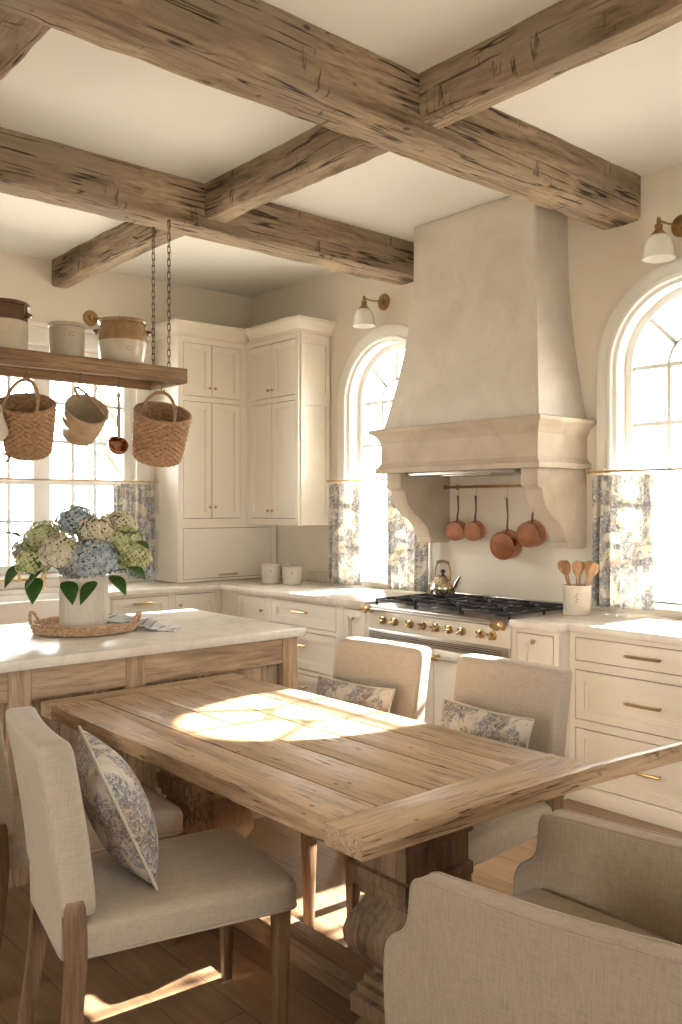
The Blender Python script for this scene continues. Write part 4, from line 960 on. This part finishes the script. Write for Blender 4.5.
# ------------------------------------------------------------------ armchair at the head of the table
AX, AYC = -1.05, 1.675
t = thing('armchair', 'large linen upholstered armchair at the right head of the table, nearest the camera', 'armchair', (AX, AYC, 0))
def armprof(dx=0):
    P_ = [(-1.40 + dx, .20), (-1.425 + dx, .36), (-1.43 + dx, .48), (-1.425 + dx, .53), (-1.405 + dx, .56), (-1.375 + dx, .578), (-1.355 + dx, .60), (-1.348 + dx, .64), (-1.345 + dx, .685), (-1.335 + dx, .708), (-1.31 + dx, .716)]
    for _ in range(2):
        P_ = [P_[0]] + [q for a, b in zip(P_, P_[1:]) for q in ((a[0] * .75 + b[0] * .25, a[1] * .75 + b[1] * .25), (a[0] * .25 + b[0] * .75, a[1] * .25 + b[1] * .75))] + [P_[-1]]
    P_ += [(-1.20 + dx, .722), (-1.05, .734), (-.90, .750), (-.76, .768), (-.69, .785), (-.63, .815), (-.60, .85), (-.60, .20)]
    return P_
for nm, y0, y1, dx in (('arm_panel', 1.385, 1.445, -.025), ('arm_panel', 1.935, 1.995, -.085)):
    mk(nm, B().prism(armprof(dx), y0, y1, 'xz'), M['linenD'], t, bevel=.016, seg=4)
for y_, dx in ((1.389, -.025), (1.441, -.025), (1.939, -.085), (1.991, -.085)):
    mk('piping', B().tube([(x + .001, y_, z - .001) for x, z in armprof(dx)[:-1]], .0040, 6), M['linenD'], t)
mk('seat_base', rbox(-1.41, -.62, 1.44, 1.94, .22, .40, .02, 8), M['linenD'], t, weld=True)
mk('seat_cushion', rbox(-1.44, -.69, 1.448, 1.932, .39, .525, .035, 12).xf(lambda p: Vector((p.x, p.y, p.z + (.012 * (1 - ((p.y - 1.69) / .25) ** 2) if p.z > .48 else 0)))), M['linenD'], t, weld=True)
mk('backrest', rbox(-.70, -.59, 1.378, 2.002, .20, .97, .022, 12).xf(lambda p: Vector((p.x + .16 * max(0, p.z - .6), p.y, p.z))), M['linenD'], t, weld=True)
for x, y in ((-1.38, 1.42), (-1.42, 1.96), (-.64, 1.42), (-.64, 1.96)):
    mk('leg', B().hexa([(x - .015, y - .015, 0), (x + .015, y - .015, 0), (x + .015, y + .015, 0), (x - .015, y + .015, 0)], [(x - .024, y - .024, .225), (x + .024, y - .024, .225), (x + .024, y + .024, .225), (x - .024, y + .024, .225)]), M['chairleg'], t, bevel=.002)

# ------------------------------------------------------------------ hanging shelf over the island
HX0, HX1, HY0, HY1, HZ0, HZ1 = -4.75, -4.34, .95, 2.60, 2.232, 2.315
t = thing('hanging_shelf', 'rustic wooden shelf hung on chains over the island', 'shelf', (-4.545, 1.8, HZ0))
mk('shelf_board', B().box(HX0 + .024, HX1 - .024, HY0 + .024, HY1 - .024, HZ1 - .03, HZ1), M['shelfwood'], t, bevel=.002)
for q in ((HX1 - .024, HX1, HY0, HY1), (HX0, HX0 + .024, HY0, HY1), (HX0 + .024, HX1 - .024, HY0, HY0 + .024), (HX0 + .024, HX1 - .024, HY1 - .024, HY1)):
    mk('apron_board', B().box(*q, HZ0, HZ1 + .001), M['shelfwood'], t, bevel=.003)
def link_chain(par, x, y, z0, z1):
    b = B(); z = z0; i = 0; Lk = .046
    while z < z1 - .01:
        pts = []
        for a in [2 * PI * j / 14 for j in range(14)]:
            u = .0085 * math.cos(a); v = (.0085 if True else 0) * math.sin(a) + (.0145 if math.sin(a) > 0 else -.0145)
            pts.append((x + (u if i % 2 else 0), y + (0 if i % 2 else u), z + .023 + v))
        b.tube(pts, .0027, 6, True); z += Lk * .80; i += 1
    mk('chain', b, M['handleiron'], par)
for x in (-4.42, -4.60):
    for y in (2.525, 1.02):
        link_chain(t, x, y, HZ1 - .005, 3.162)
        mk('ceiling_hook', B().tube([(x, y, 3.168), (x, y, 3.15), (x + .01, y, 3.142), (x, y, 3.132)], .004, 6).lathe([(.012, 3.158), (.010, 3.164)], (x, y, 0), 10), M['handleiron'], t)
def crock(label, x, y, r, h, mat, prof='straight', ears=None, mark=None, cat='crock'):
    z = HZ1; t = thing('stoneware_crock', label, cat, (x, y, z), group='stoneware crocks on the hanging shelf')
    if prof == 'straight': p = [(r * .9, 0), (r * .96, .006), (r, h * .3), (r, h - .03), (r * 1.0, h - .022), (r * 1.06, h - .018), (r * 1.07, h - .006), (r * 1.03, h), (r * .94, h), (r * .9, h - .03), (r * .88, .02), (.01, .015)]
    else: p = [(r * .84, 0), (r * .88, .006), (r * .97, h * .35), (r, h * .6), (r * .99, h * .78), (r * .90, h * .86), (r * .89, h * .90), (r * .98, h * .93), (r * 1.0, h * .965), (r * .97, h), (r * .86, h), (r * .84, h * .85), (r * .8, .02), (.01, .015)]
    b = B().lathe(p, (x, y, z), 44)
    o = mk('crock_body', b, mat, t)
    if ears:
        for a in ears:
            d = Vector((math.cos(a), math.sin(a), 0)); s = Vector((-d.y, d.x, 0)); c = Vector((x, y, z + h * .76)) + d * r * .97
            mk('lug_handle', B().tube([c - s * .03, c - s * .026 + d * .016, c + d * .022, c + s * .026 + d * .016, c + s * .03], [.010, .009, .009, .009, .010], 8), ears_mat, t)
    if mark:
        a, mz = mark; b = B()
        rr = r * 1.0
        for q in range(14):
            th = a + .16 * math.cos(PI * .15 + q * .125 * PI); zz = z + mz + .012 * math.sin(PI * .15 + q * .125 * PI); b.lathe([(.0022, -.001), (.0022, .0012)], (x + rr * math.cos(th), y + rr * math.sin(th), zz), 6, (math.cos(th), math.sin(th), 0))
        mk('potters_mark', b, M['mark'], t)
ears_mat = M['crocktan']
cam_a = math.radians(-40)
ears_mat = paint('dark_brown_glaze', (.10, .045, .02), .25)
crock('large cream crock with dark brown top, cut off by the left edge', -4.545, 1.63, .125, .262, M['crockbrown'], ears=(math.radians(50),))
crock('small plain grey stoneware crock standing between the two larger ones', -4.545, 1.975, .092, .20, M['crockgrey'], mark=(math.radians(-8), .135))
ears_mat = paint('tan_brown_glaze', (.20, .11, .05), .25)
M['crocktan2'] = M['crocktan']
crock('widest stoneware crock with tan glazed top and lug handles, on the right of the shelf', -4.545, 2.30, .137, .262, M['crocktan'], 'shouldered', ears=(math.radians(60), math.radians(-125)), mark=(math.radians(-10), .09))

# baskets, pail and ladle hanging below
def xform(b, loc, rot): 
    mt = Matrix.Translation(loc) @ rot; return b.xf(lambda p: mt @ p)
def basket(label, top, rx, ry, r_top, r_bot, h, hh):
    """hangs from a hoop handle; top = point where the handle meets the hook"""
    t = thing('wicker_basket', label, 'basket', top, group='wicker baskets hanging from the shelf')
    rot = Matrix.Rotation(math.radians(49.16), 4, 'Z') @ Matrix.Rotation(ry, 4, 'Y') @ Matrix.Rotation(rx, 4, 'X')
    top = Vector(top); rows = int(h / .0135); n = 176; st_ = 22
    mt = Matrix.Translation(top + Vector((0, 0, -hh))) @ rot @ Matrix.Translation((0, 0, -h))
    def body(inner):
        prof = [(r_bot + (r_top - r_bot) * (i / (rows * 4)) ** .8 - (.008 if inner else 0), h * i / (rows * 4)) for i in range(rows * 4 + 1)]
        def fn(r, z, th, i):
            row = i // 4; bul = .0035 * math.sin(PI * (i % 4) / 4)
            return r + (bul + .0050 * math.sin(st_ * th + (PI if row % 2 else 0))) * (1 if not inner else .8)
        return B().lathe(prof, (0, 0, 0), n, caps=False, func=fn)
    b = body(False); b2 = body(True); b.add(b2.v, [f[::-1] for f in b2.f]); b.lathe([(.001, .004), (r_bot, .004)], (0, 0, 0), 40, caps=False); b.lathe([(.001, .0), (r_bot, .0)], (0, 0, 0), 40, caps=False)
    b.xf(lambda p: mt @ p); mk('woven_body', b, M['rattan'], t)
    b = B()
    for k_ in range(2): b.tube([((r_top - .003 + .004 * math.sin(30 * a + k_ * PI)) * math.cos(a), (r_top - .003 + .004 * math.sin(30 * a + k_ * PI)) * math.sin(a), h + .005 * math.cos(30 * a + k_ * PI)) for a in [2 * PI * i / 180 for i in range(180)]], .0062, 6, True)
    b.xf(lambda p: mt @ p); mk('braided_rim', b, M['rattan'], t)
    p0 = mt @ Vector((-r_top * .60, -r_top * .72, h - .01)); p1 = mt @ Vector((r_top * .60, -r_top * .72, h - .01)); mid = (p0 + p1) / 2; pts = []
    for i in range(25):
        a = PI * i / 24; pts.append(mid + (p0 - p1) / 2 * math.cos(a) + (top - mid) * math.sin(a) ** .85)
    mk('hoop_handle', B().tube(pts, .0088, 8), M['rattan'], t)
HXh = -4.40
hooks = []
basket('large wicker basket on the left hook of the hanging shelf', (HXh, 1.70, 2.175), math.radians(27), math.radians(8), .138, .108, .265, .125)
basket('large wicker basket on the rightmost hook of the hanging shelf', (HXh, 2.475, 2.175), math.radians(24), math.radians(13), .158, .132, .275, .115)
# stoneware pail
t = thing('stoneware_pail', 'tan stoneware pail hanging tilted with its open mouth to the room', 'pail', (HXh, 1.985, 2.15))
rot = Matrix.Rotation(math.radians(49.16), 4, 'Z') @ Matrix.Rotation(math.radians(34), 4, 'Y') @ Matrix.Rotation(math.radians(38), 4, 'X')
mt = Matrix.Translation((HXh, 1.985, 2.15)) @ Matrix.Translation((.02, .02, -.13)) @ rot @ Matrix.Translation((0, .0, -.155))
R = .112; H_ = .19
b = B().lathe([(R * .72, 0), (R * .80, .004), (R * .88, .05), (R * .935, .10), (R * .965, .104), (R * .965, .109), (R * .945, .113), (R * .96, .140), (R * .985, .144), (R * .985, .149), (R * .97, .153), (R * .985, H_ - .01), (R * 1.04, H_ - .006), (R * 1.03, H_)], (0, 0, 0), 44, caps=False)
b.lathe([(.001, .0), (R * .72, .0)], (0, 0, 0), 44, caps=False)
b.xf(lambda p: mt @ p); mk('pail_body', b, M['crockpail'], t)
b = B().lathe([(R * 1.03, H_), (R * .93, H_), (R * .90, H_ - .02), (R * .84, .05), (R * .7, .012), (.001, .010)], (0, 0, 0), 44, caps=False)
b.xf(lambda p: mt @ p); mk('pail_interior', b, M['pailin'], t)
p0 = mt @ Vector((-R * .85, .05, H_ - .01)); p1 = mt @ Vector((R * .85, .05, H_ - .01)); tp = Vector((HXh, 1.985, 2.152))
pts = []
for i in range(21):
    a = PI * i / 20; mid = (p0 + p1) / 2; pts.append(mid + (p0 - p1) / 2 * math.cos(a) * .82 + (tp - mid) * math.sin(a))
mk('bail_handle', B().tube(pts, .0062, 8), M['rattan'], t)
# ladle
LX, LY = HXh, 2.205
t = thing('copper_ladle', 'copper ladle with a long pale handle between the pail and the right basket', 'ladle', (LX, LY, 2.15))
mk('ladle_handle', B().tube([(LX, LY, 2.13), (LX, LY, 2.0), (LX, LY + .002, 1.905)], [.007, .012, .009], 8).lathe([(.010, 2.125), (.013, 2.135), (.008, 2.15), (.003, 2.158)], (LX, LY, 0), 12), M['crockpail'], t)
b = B().lathe([(.001, -.05), (.03, -.043), (.05, -.02), (.056, .0), (.056, .012), (.051, .012), (.046, -.018), (.001, -.042)], (0, 0, 0), 28, caps=False)
mt2 = Matrix.Translation((LX, LY - .005, 1.865)) @ Matrix.Rotation(math.radians(49.16), 4, 'Z') @ Matrix.Rotation(math.radians(50), 4, 'X') @ Matrix.Rotation(math.radians(25), 4, 'Y')
b.xf(lambda p: mt2 @ p); mk('ladle_bowl', b, M['copper'], t)
# enamel pot at the picture edge
t = thing('hanging_saucepan', 'pale enamel pot with loop handle half cut off at the left edge below the shelf', 'saucepan', (HXh, 1.56, 2.15))
mk('pot_body', B().lathe([(.085, -.03), (.088, .0), (.088, .10), (.094, .105), (.094, .11), (.084, .11), (.082, .0), (.001, -.02)], (HXh - .03, 1.525, 1.91), 32, (.3, -.3, .5)), M['vase'], t)
mk('loop_handle', B().tube([(HXh + .0, 1.57 + .045 * math.cos(a), 1.775 + .022 * math.sin(a)) for a in [2 * PI * i / 20 for i in range(20)]], .004, 6, True).tube([(HXh, 1.53, 1.78), (HXh - .03, 1.52, 1.86)], .004, 6), M['handleiron'], t)
mk('pan_handle', B().tube([(HXh, 1.56, 2.155), (HXh, 1.555, 2.08), (HXh - .02, 1.54, 1.98)], .006, 8), M['handleiron'], t)
sh = next(o for o in C.objects if o.name == 'hanging_shelf')
for y, z in ((1.50, 2.16), (1.70, 2.18), (1.985, 2.155), (2.205, 2.158), (2.475, 2.18)):
    hk = B().tube([(HXh, y, HZ1 - .03), (HXh, y, z + .03), (HXh, y - .010, z + .012), (HXh, y - .004, z - .003), (HXh, y + .008, z), (HXh, y + .010, z + .012)], .0032, 6)
    mk('hook', hk, M['handleiron'], sh)

# ------------------------------------------------------------------ outside
st('ground_outside', B().box(-40, 30, -30, 40, -.42, -.4), M['lawn'])
def tree(label, x, y, h, seed, lean=(0, 0)):
    rnd = random.Random(seed); b = B()
    def grow(p, d, L, r, lev):
        pts = [p]; q = p; dd = d
        for _ in range(4): dd = (dd + Vector((rnd.uniform(-.16, .16), rnd.uniform(-.16, .16), rnd.uniform(-.02, .14)))).normalized(); q = q + dd * L / 4; pts.append(q)
        b.tube(pts, [r * (1 - .45 * i / 4) for i in range(5)], 5 if lev else 8)
        if lev < 4:
            for i in range(2 if lev > 2 else 3 if lev else 5):
                s = pts[rnd.randint(1 if lev else 2, 4)]; nd = (dd + Vector((rnd.uniform(-.9, .9), rnd.uniform(-.9, .9), rnd.uniform(-.2, .6)))).normalized(); grow(s, nd, L * rnd.uniform(.5, .72), r * .5, lev + 1)
    grow(Vector((x, y, -.4)), Vector((lean[0], lean[1], 1)).normalized(), h, .10, 0)
    o = mk('bare_tree', b, M['bark'], origin=(x, y, -.4)); setp(o, label, 'tree', 'bare winter trees outside the windows')
tree('bare tree outside, seen through the right arched window', -3.0, 14.0, 3.0, 5)
tree('bare tree outside, seen through the left arched window', -8.8, 12.5, 3.0, 6)
tree('bare tree outside, seen in the left sash of the sink window', -13.5, 4.2, 3.2, 7)
tree('bare tree outside, seen in the right sash of the sink window', -13.0, 6.6, 3.0, 8)
